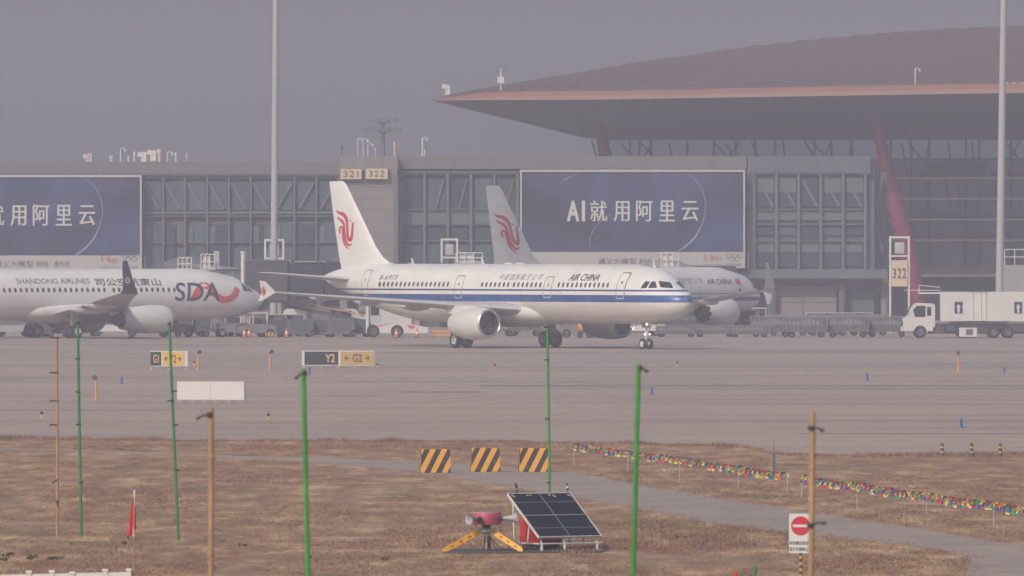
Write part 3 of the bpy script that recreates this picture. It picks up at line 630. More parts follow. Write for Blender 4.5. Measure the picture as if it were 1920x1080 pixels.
B_ = dict(common_b, label='white airliner with blue cheatline and small red flag half hidden behind the taxiing airliner', loc=NOSE_B, rz=RZ_B, liv=LIV_B,
    engine=(4.95, 11.3, 1.66, 1.20, 4.0), chevron=True, engmat=M_WHITE, win_z=3.46, wins=[(5.3, 20.0)], doors=[],
    tip=[(16.9, 22.5, 1.65, 3.52, .10, 0.1), (17.3, 22.85, 1.5, 3.7, .09, 0.8), (17.5, 23.2, 1.3, 4.1, .08, 1.35), (17.75, 24.0, .85, 4.9, .08, 1.45), (17.9, 24.6, .4, 5.75, .07, 1.5)], tipmat=M_WHITE,
    tip_low=[(16.9, 22.6, 1.5, 3.5, .09, 0.0), (17.3, 23.1, 1.2, 3.2, .08, -0.9), (17.6, 23.9, .5, 2.4, .08, -1.0)],
    cockpit=[[(2.75, 3.62), (2.2, 3.58), (2.35, 4.05), (2.75, 4.2)], [(2.1, 3.57), (1.45, 3.55), (1.95, 3.92), (2.25, 4.03)]],
    text=[('AIR CHINA', 10.0, 6.3, 3.92, 4.36, M_LETTER, dict(shear=0.15, bold=0.018)), ('中国国际航空公司', 16.6, 10.5, 4.0, 4.48, M_SCRIPT, dict(shear=0.2, bold=-0.006, space=1.1))], blades=[(12, .4)])

B_['fin'] = [(4.9, 29.5, 8.6, .05), (5.34, 28.6, 9.3, .05), (5.7, 31.2, 6.6, .07), (6.2, 32.2, 5.6, .085), (9.2, 34.7, 3.7, .09), (11.75, 36.75, 2.15, .09), (12.0, 37.2, 1.6, .06)]
root_b, HULL_B, fin_b_o = airliner(B_)
def logo_b(x, y):
    u = (x - 184) / 214; v = (y - 360) / 412       # place on the fin by size
    z = 9.75 - v * 3.15; s = 37.9 - u * 3.0 - v * 1.0
    return fin_point(B_['fin'], s, z, 0.012)
phoenix(root_b, fin_b_o, M_LOGO, logo_b)
b = MB(); b.add([HULL_B.side(x, z, 0.014) for x, z in ((5.75, 3.95), (4.95, 3.95), (4.95, 4.18), (4.95, 4.36), (5.75, 4.36), (5.75, 4.18))], [(0, 1, 2, 5), (5, 2, 3, 4)], 0)
b.build('flag_decal', M_SWOOSH, root_b, recalc=False)
root_c, HULL_C, fin_c = airliner(C)
b = MB(); ribbon(b, [(7.75, 2.95, .1), (7.35, 3.55, .32), (6.9, 4.0, .38), (6.35, 4.0, .34), (5.9, 3.6, .30), (5.2, 3.05, .42), (4.5, 2.95, .46), (3.9, 3.2, .40), (3.55, 3.6, .25), (3.4, 3.85, .04)], lambda x, z: HULL_C.side(x, z, 0.010))
b.build('red_swoosh', M_SWOOSH, root_c, recalc=False)

# ------------------------------------------------------------------ the concourse building
D = 1130.0
def F(px, py, dy=0.0): return W(px, py, D + 0.0) + Vector((0, dy, 0))
def pane_box(b, px0, px1, py0, py1, y0, y1, mi=0, d=None):
    p = W(px0, py1, d or D); q = W(px1, py0, d or D); b.span((p.x, (d or D) + y0, p.z), (q.x, (d or D) + y1, q.z), mi)
def piece(name, px0, px1, py0, py1, y0, y1, m, parent, d=None):
    b = MB(); pane_box(b, px0, px1, py0, py1, y0, y1, 0, d); return b.build(name, m, parent)
def bar(name, px0, py0, px1, py1, wpx, y0, y1, m, parent, d=None):
    d = d or D; p = W(px0, py0, d); q = W(px1, py1, d); t = (q - p); t.y = 0; t.normalize(); nn = Vector((-t.z, 0, t.x)) * (wpx * d / S / 2)
    pts = [p + nn, q + nn, q - nn, p - nn]; b = MB(); b.prism([(a.x, d + y0, a.z) for a in pts], (0, y1 - y0, 0)); return b.build(name, m, parent)
M_WALL = mat('bluegrey_cladding', (0.0897, 0.1092, 0.1287), 0.6, vary=0.08, scale=0.4)
M_PARA = mat('parapet_panel', (0.1404, 0.1404, 0.1443), 0.65, vary=0.06, scale=0.5)
M_PIER = mat('pale_concrete', (0.2106, 0.1950, 0.1911), 0.8, vary=0.06, scale=0.8)
M_PANE = mat('blue_window_glass', (0.0780, 0.1092, 0.1287), 0.12, vary=0.25, scale=0.25)
M_PANE2 = mat('dark_window_glass', (0.0468, 0.0663, 0.0819), 0.1, vary=0.25, scale=0.25)
M_SPAN = mat('spandrel_glass', (0.1092, 0.1365, 0.1521), 0.3, vary=0.08, scale=0.3)
M_MULL = mat('aluminium_mullion', (0.1131, 0.1326, 0.1482), 0.45, vary=0.06)
M_BRACE = mat('steel_brace', (0.1092, 0.1287, 0.1443), 0.5, vary=0.06)
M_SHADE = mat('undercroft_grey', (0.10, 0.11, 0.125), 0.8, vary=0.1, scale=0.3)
con = thing('concourse_building', 'long low glass and concrete airport concourse behind the parked planes', 'building', (0, 0, 0))
GY = HZ + H * S / D        # row of the ground at the facade
# core
piece('core', -700, 637, 327, GY - 70, 0.5, 26, M_WALL, con); piece('core', 745, 1640, 319, GY - 92, 0.5, 26, M_WALL, con)
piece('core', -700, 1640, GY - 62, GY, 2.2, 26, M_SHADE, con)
# parapets with panel joints
for a, e, t, bt in ((-700, 637, 303, 325), (747, 1400, 293, 317), (1402, 1632, 293, 321)):
    piece('parapet', a, e, t, bt, 0.0, 26.6, M_PARA if a != 1402 else M_WALL, con)
    x = a + 20
    while x < e - 10:
        piece('panel_joint', x, x + 1.6, t + 0.6, bt - 0.6, -0.03, -0.003, M_MULL, con); x += 40.6
piece('cornice', -700, 637, 325.2, 329, -0.25, 0.45, M_WALL, con); piece('cornice', 747, 1632, 321.2, 325, -0.25, 0.45, M_WALL, con)
# pier
piece('pier', 637, 745, 293, GY, -1.6, 3.0, M_PIER, con)
for y in (330.5, 351, 372, 393, 414, 435, 456, 477): piece('panel_joint', 637.6, 744.4, y, y + 0.9, -1.62, -1.603, M_MULL, con)
for x in (664, 690, 717): piece('panel_joint', x, x + 0.9, 294, 330, -1.62, -1.603, M_MULL, con)
piece('corner_strip', 738, 747, 329, 560, -1.75, -1.61, M_MULL, con)
# left glass front
L0 = [265 + 41.0 * k for k in range(10)]
for i in range(9):
    a, e = L0[i], min(L0[i + 1], 636)
    piece('window', a + 3, e - 3, 340, 394, 0.30, 0.48, M_PANE, con)
    piece('window', a + 3 + (14 if i in (2, 4, 6) else 0), e - 3 - (15 if i in (1, 5) else 0), 421, 500, 0.30, 0.48, M_PANE2 if i % 2 else M_PANE, con)
    if i % 3 != 1: piece('window_blind', a + 4, a + 15, 424, 462, 0.24, 0.29, M_SPAN, con)
    bar('brace', *((a + 4, 342, e - 9, 392) if i < 6 else (e - 5, 342, a + 8, 392)), 4.2, 0.0, 0.22, M_BRACE, con)
for x in L0: piece('mullion', x - 1.8, x + 1.8, 329.5, 520, -0.12, 0.44, M_MULL, con)
for y, h_ in ((396, 5), (404, 2.2), (454, 1.6), (331, 3)): piece('transom', 267, 636, y, y + h_, -0.02, 0.40, M_MULL if h_ < 4 else M_SPAN, con)
piece('ledge', 267, 636, 500, 506, -0.4, 0.45, M_WALL, con)
# right glass fronts
for (st, nb, pitch, end) in ((752, 5, 43.6, 973), (1414, 5, 41.6, 1624)):
    for i in range(nb):
        a, e = st + pitch * i, st + pitch * (i + 1)
        if st < 1000:
            piece('window', a + 5, e - 4, 334, 391, 0.28, 0.48, M_PANE2 if i % 2 == 0 else M_PANE, con); piece('window', a + 5, e - 4, 422, 453, 0.28, 0.48, M_PANE2, con); piece('window', a + 5, e - 4, 456, 494, 0.28, 0.48, M_PANE, con)
            piece('spandrel', a + 3, e - 3, 394, 419, 0.26, 0.46, M_SPAN, con)
            if i in (1, 2, 4): bar('brace', e - 8, 338, a + 22, 390, 3.2, 0.05, 0.22, M_BRACE, con)
        else:
            piece('window_blind', a + 4, e - 4, 331, 361, 0.26, 0.47, M_SPAN if i != 2 else M_PANE2, con); piece('window', a + 4, e - 4, 361.5, 388, 0.28, 0.48, M_PANE2, con)
            piece('spandrel', a + 3, e - 3, 393, 413, 0.26, 0.46, M_SPAN, con); piece('window', a + 4, e - 4, 417, 441 if i != 2 else 450, 0.28, 0.48, M_PANE2 if i in (0, 2, 4) else M_PANE, con)
            piece('window_blind', a + 4, e - 4, 454, 473, 0.27, 0.47, M_SPAN, con); piece('window', a + 4, e - 4, 474, 500, 0.28, 0.48, M_PANE2, con)
            bar('brace', a + 8, 338, e - 6, 388, 4.4, 0.0, 0.22, M_MULL, con)
    for i in range(nb + 1):
        x = st + pitch * i; piece('mullion', x - 2.6, x + 2.6, 326, 505, -0.15, 0.44, M_MULL if i % 2 else M_SPAN, con)
    for y, h_ in ((391.5, 2), (419.5, 2), (451, 1.8), (326, 2.5)): piece('transom', st, st + nb * pitch, y, y + h_, -0.05, 0.40, M_MULL, con)
piece('corner_block', 1400, 1413, 321.5, 545, -0.2, 0.46, M_WALL, con)
for (a, b_) in (((1626, 330), (1655, 470)), ((1655, 330), (1628, 505)), ((1630, 470), (1664, 540))): bar('brace', *a, *b_, 4, 1.5, 2.0, M_BRACE, con)
piece('end_screen', 1633, 1664, 322, 520, 3.2, 3.5, M_WALL, con)
piece('floor_band', 1400, 1664, 505, 522, -0.5, 0.4, M_SPAN, con); piece('floor_band', 747, 1400, 508, 524, -0.5, 0.4, M_WALL, con)
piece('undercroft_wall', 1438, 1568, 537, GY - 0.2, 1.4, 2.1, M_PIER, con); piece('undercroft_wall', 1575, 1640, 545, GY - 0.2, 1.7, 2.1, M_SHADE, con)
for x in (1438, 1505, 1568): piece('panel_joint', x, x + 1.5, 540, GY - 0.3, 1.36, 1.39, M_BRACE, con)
piece('panel_joint', 1438, 1566, 566, 567.2, 1.36, 1.39, M_BRACE, con)
for x in (1450, 1580, 1240, 1100, 960, 820, 600, 470, 340, 210): 
    p = W(x, GY, D); b = MB(); b.tube([(p.x, D + 0.9, 0), (p.x, D + 0.9, W(x, 523, D).z)], 0.35, 12); b.build('column', M_SHADE, con, smooth=True)
p = W(1660, GY, D); b = MB(); b.tube([(p.x, D + 1.9, 0), (p.x, D + 1.9, W(x, 520, D).z)], 0.36, 14); b.build('column', M_PIER, con, smooth=True)

# billboards on the concourse
M_FRAME = mat('billboard_frame', (0.4056, 0.3978, 0.4056), 0.5, vary=0.05)
M_STRIPW = mat('billboard_strip_white', (0.3900, 0.3822, 0.3744), 0.6, vary=0.05)
M_CHARS = mat('billboard_white_print', (0.5148, 0.5148, 0.4992), 0.6, vary=0.04)
M_SMALL = mat('billboard_dark_print', (0.12, 0.12, 0.15), 0.6, vary=0.05); M_SMALLR = mat('billboard_red_print', (0.40, 0.12, 0.14), 0.6, vary=0.05)
M_ARC = mat('billboard_arc_print', (0.20, 0.24, 0.36), 0.6, vary=0.3, scale=0.4)
def poster_material():
    m = bpy.data.materials.new('billboard_night_sky_print'); m.use_nodes = True; nt = m.node_tree; b = nt.nodes['Principled BSDF']
    geo = nt.nodes.new('ShaderNodeTexCoord'); pos = geo.outputs['Object']
    n1 = noise_node(nt, mapping(nt, pos, (0.13, 0, 0.16)), 1.0, 3, 0.5); n2 = noise_node(nt, mapping(nt, pos, (0.10, 0, 0.22), (9, 0, 4)), 1.0, 3, 0.6); n3 = noise_node(nt, mapping(nt, pos, (1.6, 0, 1.6)), 1.0, 4, 0.8)
    c = ramp(nt, [(0.40, (0.009, 0.016, 0.046)), (0.74, (0.05, 0.09, 0.25))], n1.outputs['Fac']).outputs[0]
    c = mix(nt, ramp(nt, [(0.55, (0, 0, 0)), (0.75, (0.5, 0.5, 0.5))], n2.outputs['Fac']).outputs[0], c, (0.06, 0.04, 0.11))
    c = mix(nt, ramp(nt, [(0.72, (0, 0, 0)), (0.80, (0.5, 0.5, 0.5))], n3.outputs['Fac']).outputs[0], c, (0.25, 0.2, 0.35))
    nt.links.new(c, b.inputs['Base Color']); b.inputs['Roughness'].default_value = 0.55; return m
M_POSTER = poster_material()
def billboard(px0, px1, py0, py1, strip, label, x_off, chars, arcs, small):
    yd = D - 1.2; k = yd / S
    o = W((px0 + px1) / 2, py1, yd); t = thing('billboard', label, 'billboard', o)
    L = lambda px, py, dy=0.0: W(px, py, yd) - o + Vector((0, dy, 0))
    def bx(name, a, e, p, q, y0, y1, m, par=t):
        b = MB(); u = L(a, q); v = L(e, p); b.span((u.x, y0, u.z), (v.x, y1, v.z)); return b.build(name, m, par)
    pn = bx('poster', px0 + 3.5, px1 - 3.5, py0 + 4.5, py1, 0.0, 0.5, M_POSTER)
    b = MB()
    for (a, e, p, q) in ((px0, px1, py0, py0 + 4.5), (px0, px0 + 3.5, py0 + 4.5, strip), (px1 - 3.5, px1, py0 + 4.5, strip)):
        u = L(a, q); v = L(e, p); b.span((u.x, -0.14, u.z), (v.x, 0.6, v.z))
    b.build('frame', M_FRAME, t)
    st = bx('lower_strip', px0 + 3.5, px1 - 3.5, py1 + 0.4, strip, 0.0, 0.5, M_STRIPW)
    x = px0 + 3.5
    while x < px1 - 20:
        x += 42.4; bx('strip_joint', x, x + 0.8, py1 + 1, strip - 0.5, -0.02, -0.004, M_FRAME, st)
        bx('frame_lug', x, x + 1.6, py0 - 1.6, py0 - 0.1, -0.1, 0.4, M_FRAME)
    for arc in arcs:
        b = MB(); ribbon(b, arc, lambda x, y: L(x + x_off, y, -0.018)); b.build('arc_print', M_ARC, pn, recalc=False)
    for body, a, e, p, q in chars:
        b = MB()
        for sh, yy in ((-.028, -.030), (.028, -.036), (0, -.042)):
            add_text(b, body, flat(L(a + x_off, q, yy) + Vector((sh, 0, 0)), L(e + x_off, q) - L(a + x_off, q), L(a + x_off, p) - L(a + x_off, q)), bold=0.0 if body not in 'AI' else 0.02)
        b.build('headline', M_CHARS, pn, recalc=False)
    for body, a, e, p, q, m in small:
        b = MB(); add_text(b, body, flat(L(a + x_off, q, -0.03), L(e + x_off, q) - L(a + x_off, q), L(a + x_off, p) - L(a + x_off, q))); b.build('small_print', m, st, recalc=False)
    b = MB()                                                     # five linked rings
    for i, (dx, dz) in enumerate(((-.52, 0), (0, 0), (.52, 0), (-.26, -.24), (.26, -.24))):
        c = L(1377 + x_off, 482, -0.02) + Vector((dx, 0, dz + 0.1)); n = 16
        vs = [c + Vector((math.cos(2 * math.pi * k_ / n) * r_, 0, math.sin(2 * math.pi * k_ / n) * r_)) for r_ in (0.24, 0.19) for k_ in range(n)]
        b.add(vs, [(k_, (k_ + 1) % n, n + (k_ + 1) % n, n + k_) for k_ in range(n)])
    b.build('ring_emblem', M_BRACE, st, recalc=False)
    b = MB(); c = L(1328 + x_off, 484, -0.02)
    for sx in (-1, 1): b.prism([c + Vector((sx * .34, 0, .25)), c + Vector((sx * .12, 0, .25)), c + Vector((sx * .12, 0, .16)), c + Vector((sx * .24, 0, .16)), c + Vector((sx * .24, 0, -.16)), c + Vector((sx * .12, 0, -.16)), c + Vector((sx * .12, 0, -.25)), c + Vector((sx * .34, 0, -.25))], (0, 0.008, 0))
    b.box(c, (0.2, 0.01, 0.08)); b.build('bracket_emblem', M_SMALLR, st)
    return t
CH = [('A', 1063, 1086, 376, 415), ('I', 1091.5, 1096.5, 376, 415), ('就', 1107, 1138, 376, 415), ('用', 1151, 1180, 377, 415), ('阿', 1193, 1223, 376, 415), ('里', 1236, 1265, 376, 415), ('云', 1279, 1309, 377, 414)]
ARCS = [[(1283, 322, .6), (1303, 336, 1), (1318, 360, 1.4), (1323, 388, 1.6), (1318, 415, 1.8), (1306, 440, 2.6), (1290, 458, 3.4), (1272, 471, 2.4)],
        [(1148, 401, .5), (1130, 412, 1.0), (1115, 428, 1.4), (1107, 445, 1.4), (1106, 460, 1.2), (1110, 471, .8)], [(1057, 339, 2.6), (1070, 331, 1.5), (1086, 323, .7)]]
SMALL = [('通义大模型', 1121, 1193, 484, 495.5, M_SMALL), ('发布会', 1198, 1222, 484, 495, M_SMALL), ('金币杯', 1233, 1262, 484, 495, M_SMALL), ('阿里云', 1334, 1354, 479.5, 488.5, M_SMALLR), ('aliyun.com', 1320, 1354, 494, 498.5, M_SMALL), ('WORLDWIDE', 1360, 1390, 494, 498.5, M_SMALL)]
billboard(975, 1397, 318, 472, 503, 'wide night-blue billboard with white AI and five Chinese characters, behind the planes', 0, CH, ARCS, SMALL)
billboard(975 - 1131, 1397 - 1131, 328, 478.5, 507, 'night-blue billboard cut off by the left picture edge, above the parked plane at left', -1131, [(a, b, c, d + 8, e + 8) for a, b, c, d, e in CH],
          [[(x, y + 8, w) for x, y, w in a] for a in ARCS], [(a, b, c, d + 5, e + 5, m) for a, b, c, d, e, m in SMALL])

# gate number signs on the pier
M_SIGNY = mat('cream_sign_face', (0.5460, 0.4524, 0.3120), 0.5, vary=0.03); M_SIGNB = mat('sign_black_print', (0.03, 0.03, 0.035), 0.5, vary=0.1)
def gate_sign(px0, px1, py0, py1, body, label):
    yd = D - 1.75; o = W((px0 + px1) / 2, (py0 + py1) / 2, yd); t = thing('gate_sign', label, 'sign', o); w = (px1 - px0) * yd / S; h_ = (py1 - py0) * yd / S
    b = MB(); b.box((0, -0.2, 0), (w, 0.36, h_)); b.build('box', M_DGREY, t)
    b = MB(); b.box((0, -0.40, 0), (w * 0.95, 0.03, h_ * 0.90)); f = b.build('face', M_SIGNY, t)
    b = MB(); add_text(b, body, flat((-w * 0.33, -0.42, -h_ * 0.28), (w * 0.66, 0, 0), (0, 0, h_ * 0.56)), bold=0.01, space=1.25); b.build('numerals', M_SIGNB, f, recalc=False)
gate_sign(637.5, 679, 315.5, 337, '321', 'cream gate number sign reading 321 on the concrete pier')
gate_sign(684.5, 728, 315, 336.5, '322', 'cream gate number sign reading 322 high on the concrete pier')

# ------------------------------------------------------------------ the big-roofed terminal hall behind
DH = 1250.0
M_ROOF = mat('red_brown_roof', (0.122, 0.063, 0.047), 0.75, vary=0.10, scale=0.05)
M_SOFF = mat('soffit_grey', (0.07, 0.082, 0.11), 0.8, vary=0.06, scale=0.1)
M_FASC = mat('copper_fascia', (0.225, 0.088, 0.064), 0.6, vary=0.08, scale=0.3); M_FASC2 = mat('pale_fascia', (0.25, 0.15, 0.11), 0.6, vary=0.06, scale=0.3)
M_REDC = mat('red_steel_column', (0.185, 0.012, 0.048), 0.5, vary=0.06)
M_CLER = mat('pale_clerestory_glass', (0.22, 0.27, 0.30), 0.2, vary=0.06, scale=0.1)
def see_through(m, f):
    nt = m.node_tree; b = nt.nodes['Principled BSDF']; o = [n for n in nt.nodes if n.type == 'OUTPUT_MATERIAL'][0]
    t = nt.nodes.new('ShaderNodeBsdfTransparent'); x = nt.nodes.new('ShaderNodeMixShader'); x.inputs[0].default_value = f; t.inputs[0].default_value = (0.85, 0.97, 1.0, 1)
    nt.links.new(b.outputs[0], x.inputs[1]); nt.links.new(t.outputs[0], x.inputs[2]); nt.links.new(x.outputs[0], o.inputs['Surface'])
see_through(M_CLER, 0.75)
M_HALLG = mat('hall_glass', (0.12, 0.20, 0.25), 0.12, vary=0.3, scale=0.12)
M_LINE = mat('pale_floor_edge', (0.66, 0.62, 0.58), .6)
hall = thing('terminal_hall', 'huge airport terminal with sweeping red-brown roof, deep grey soffit and red slanted columns', 'building', (0, 0, 0))
N_ = 40
def lerp_tab(tab, x):
    xs = [a for a, _ in tab]; ys = [b for _, b in tab]; return float(np.interp(x, xs, ys))
EAVE = [(811, 188.5), (900, 188), (1100, 187), (1300, 184), (1600, 179), (1920, 174), (2500, 166)]      # lower edge of the fascia
FTOP = [(811, 185), (850, 181), (900, 174), (1000, 171), (1200, 169.5), (1400, 165), (1650, 160), (1920, 156), (2500, 148)]
CREST = [(811, 184.5), (850, 179), (900, 172.5), (945, 165), (1000, 155), (1100, 138), (1200, 119), (1300, 104), (1400, 88), (1500, 77), (1600, 67), (1700, 59), (1800, 53), (1920, 47), (2100, 41), (2500, 36)]
INNER = [(811, 189), (1000, 235), (1110, 262.5)]
xs_e = [811 + (2500 - 811) * (k / N_) ** 1.3 for k in range(N_ + 1)]
DE = 1215.0
eave = [W(x, lerp_tab(EAVE, x), DE) for x in xs_e]; ftop = [W(x, lerp_tab(FTOP, x), DE + 0.6) for x in xs_e]
def crest_pt(x): 
    dd = DE + 2 + 210 * min(1, (x - 811) / 420) ** 0.8; return W(x, lerp_tab(CREST, x), dd)
crest = [crest_pt(x) for x in xs_e]
inner = []
for x in xs_e:
    t = min(1, (x - 811) / 700); xi = 811 + (x - 811) if x > 1511 else 811 + (x - 811)
    xi = max(xi, 811); y = lerp_tab(INNER, xi) if xi < 1110 else 262.5; dd = DE + 1 + (DH + 8 - DE - 1) * min(1, (xi - 811) / 299); inner.append(W(xi, y, dd))
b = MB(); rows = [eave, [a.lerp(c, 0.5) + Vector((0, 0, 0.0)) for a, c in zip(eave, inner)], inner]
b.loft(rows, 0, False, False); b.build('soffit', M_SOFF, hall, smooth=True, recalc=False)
def seam_roof():
    nt = M_ROOF.node_tree; bs = nt.nodes['Principled BSDF']; src = bs.inputs['Base Color'].links[0].from_socket; tc = nt.nodes.new('ShaderNodeTexCoord')
    n = noise_node(nt, mapping(nt, tc.outputs['Object'], (.05, .012, 0), (3, 8, 0)), 1.0, 5, .65)
    wv = nt.nodes.new('ShaderNodeTexWave'); wv.wave_type = 'BANDS'; wv.bands_direction = 'DIAGONAL'; wv.inputs['Scale'].default_value = .12; wv.inputs['Distortion'].default_value = 0; nt.links.new(tc.outputs['Object'], wv.inputs['Vector'])
    c = mix(nt, 1.0, src, ramp(nt, [(.3, (.82, .82, .84)), (.7, (1.12, 1.08, 1.05))], n.outputs['Fac']).outputs[0], 'MULTIPLY')
    c = mix(nt, 1.0, c, ramp(nt, [(.0, (.86, .86, .86)), (.12, (1, 1, 1))], wv.outputs['Fac']).outputs[0], 'MULTIPLY'); nt.links.new(c, bs.inputs['Base Color'])
seam_roof()
b = MB(); q = [a.lerp(c, 0.42) for a, c in zip(eave, ftop)]; b.loft([eave, q], 1, False, False); b.loft([[v + Vector((0, 0.12, 0)) for v in q], ftop], 0, False, False); b.build('fascia', [M_FASC, M_FASC2], hall, recalc=False)
b = MB(); rows = []
for t in (0, .15, .3, .5, .7, .85, 1.0):
    rows.append([f.lerp(c, t) + Vector((0, 0, 1.0)) * math.sin(math.pi * t) * 0.02 * (c - f).length * 0.3 for f, c in zip(ftop, crest)])
back = [Vector((c.x, c.y + 220 * min(1, (x - 811) / 700), c.z - 7 * min(1, (x - 811) / 700))) for c, x in zip(crest, xs_e)]; rows.append(back)
b.loft(rows, 0, False, False); rf = b.build('roof', M_ROOF, hall, smooth=True, recalc=False)
for i in range(24):
    x = 905 + i * 46 + (i * 37 % 17); c = crest_pt(x); b = MB(); b.box(c + Vector((0, -1, -.05)), (1.3 + (i % 3) * .5, 1.6, ((.10 + .05 * (i % 2)))), taper=.8); b.build('roof_ridge_light', M_ROOF, rf)
for k, yy in enumerate((0.55, 1.3)):
    pts = [f + Vector((0, 0.4, 0.10 + 0.5 * k)) for f in ftop[6:]]; b = MB(); b.tube(pts, 0.05, 5); b.build('roof_rail', M_DGREY, hall)
# glass wall
GYH = HZ + H * S / DH
piece('clerestory_glass', 1122, 2400, 255, 296, 6.0, 6.3, M_CLER, hall, DH)
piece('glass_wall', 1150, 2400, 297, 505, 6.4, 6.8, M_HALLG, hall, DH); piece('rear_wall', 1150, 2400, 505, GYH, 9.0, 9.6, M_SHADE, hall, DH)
for x in (1182, 1200, 1222, 1290, 1340, 1382, 1418, 1455, 1530, 1561, 1600, 1673, 1712, 1745, 1815, 1840, 1900, 1960, 2030, 2100):
    piece('mullion', x - 2.2, x + 2.2, 250, 505, 5.4, 5.9, M_SOFF, hall, DH)
for (a, c, e, d) in ((1165, 268, 1186, 293), (1200, 265, 1228, 294), (1225, 266, 1208, 294), (1340, 266, 1365, 294), (1365, 294, 1390, 266), (1255, 266, 1262, 294), (1360, 266, 1380, 296), (1410, 266, 1424, 294), (1470, 266, 1474, 294), (1510, 264, 1530, 294), (1525, 266, 1550, 294), (1560, 266, 1548, 294),
                     (1600, 268, 1594, 294), (1693, 265, 1705, 330), (1705, 265, 1732, 300), (1735, 300, 1748, 265), (1780, 265, 1790, 330), (1825, 266, 1832, 330), (1890, 266, 1915, 300), (1915, 266, 1895, 300), (1740, 340, 1750, 500), (1800, 340, 1812, 500), (1775, 335, 1790, 410), (1870, 330, 1876, 500)):
    bar('brace', a, c, e, d, 3.4, 4.6, 5.0, M_SOFF, hall, DH)
for y, h_ in ((296, 3.5), (332, 3), (371, 3), (410, 3), (449, 3)):
    piece('floor_edge', 1668, 2400, y, y + h_, 4.2, 6.2, M_LINE if y > 300 else M_SOFF, hall, DH)
for (a, e, p, q, m) in ((1748, 1852, 305, 330, M_DARK), (1730, 1748, 318, 330, M_DARK), (1862, 1925, 320, 330, M_DARK), (1690, 1800, 393, 400, M_CLER), (1720, 1760, 385, 398, M_CLER), (1700, 1930, 402, 408, M_DGREY), (1760, 1880, 436, 447, M_DGREY), (1740, 1830, 360, 369, M_HALLG), (1880, 1925, 433, 446, M_CLER)):
    piece('interior_block', a, e, p, q, 5.92, 6.38, m, hall, DH)
piece('lower_slab', 1720, 2400, 500, 514, 2.0, 5.9, M_PIER, hall, DH); piece('lower_slab_edge', 1720, 2400, 514.2, 519, 1.7, 5.9, M_WHITE, hall, DH)
piece('dark_bay', 1700, 2400, 519.2, GYH, 7.0, 8.9, M_DGREY, hall, DH)
def redcol(pts):
    b = MB(); b.tube([W(x, y, d) for x, y, d, r in pts], [r * 1225 / S for x, y, d, r in pts], 14); b.build('red_column', M_REDC, hall, smooth=True)
redcol([(1644, 232, 1226, 8.5), (1652, 270, 1226, 11), (1663, 320, 1226, 14), (1678, 380, 1226, 16.5), (1694, 440, 1226, 17.5), (1708, 500, 1226, 17), (1718, 545, 1226, 15), (1728, 604, 1226, 12)])
redcol([(1125, 232, 1244, 9), (1129, 262, 1244, 11.5), (1135, 293, 1244, 13), (1160, 400, 1244, 15), (1185, 598, 1244, 12)])
bar('corner_mullion', 1110, 262, 1122, 300, 4, 5.4, 6.0, M_SOFF, hall, DH)

# ------------------------------------------------------------------ masts, bridges, roof gear
M_MAST = mat('mast_grey', (0.36, 0.36, 0.37), 0.5, vary=0.05)
M_BRIDGE = mat('bridge_slate', (0.12, 0.135, 0.155), 0.6, vary=0.1, scale=0.5); M_BRIDGE2 = mat('bridge_grey', (0.27, 0.27, 0.275), 0.6, vary=0.06, scale=0.5)
def floodlight_mast(px_b, px_t, d, r0, r1, ztop, label, ring=False):
    x0 = (px_b - 960) * d / S; x1 = (px_t - 960) * d / S; zt = ztop; t = thing('floodlight_mast', label, 'mast', (x0, d, 0), 0, None)
    k = (x1 - x0) * zt / (H + 455 * d / S)
    b = MB(); b.tube([(k * q, 0, zt * q) for q in (0, .2, .4, .6, .8, 1)], [r0 + (r1 - r0) * q for q in (0, .2, .4, .6, .8, 1)], 16); b.build('shaft', M_MAST, t, smooth=True)
    b = MB(); b.box((0, 0, 0.35), (1.4, 1.4, 0.7), taper=.9); b.build('foot', M_PIER, t)
    b = MB(); b.lathe([(0, r1 * 1.6), (0.25, 1.1), (0.55, 1.1), (0.6, r1)], (k, 0, zt - 0.6), (0, 0, 1), 16); b.build('head_frame', M_GREY, t, smooth=True)
    for i in range(6):
        a = i * math.pi / 3; b = MB(); b.box((k + 1.3 * math.cos(a), 1.3 * math.sin(a), zt - 0.3), (0.5, 0.5, 0.35)); b.build('floodlight', M_LGREY, t)
floodlight_mast(513, 517, 1060, .32, .22, 31, 'tall grey mast rising out of the picture left of the concrete pier')
floodlight_mast(1873, 1882, 1070, .34, .26, 31, 'tall grey mast rising out of the picture at the right, before the big roof')
# far crown mast
o = G(718, 455 + H * S / 1560); t = thing('crown_light_mast', 'far hazy floodlight mast with a flower-like double crown above the pier', 'mast', o); zt = W(718, 222, 1560).z
b = MB(); b.tube([(0, 0, 0), (0, 0, zt)], [.5, .22], 12); b.build('shaft', M_DGREY, t, smooth=True)
for rr, zz, nn in ((1.35, zt, 9), (1.9, zt - 1.1, 14)):
    b = MB()
    for i in range(nn):
        a = 6.283 * i / nn; e = Vector((math.cos(a) * rr, math.sin(a) * rr, zz - 0.2)); b.tube([(0, 0, zz - 0.7), tuple(e)], 0.06, 5); b.box(e, (0.75, 0.75, 0.42))
    b.build('lamp_ring', M_DGREY, t)

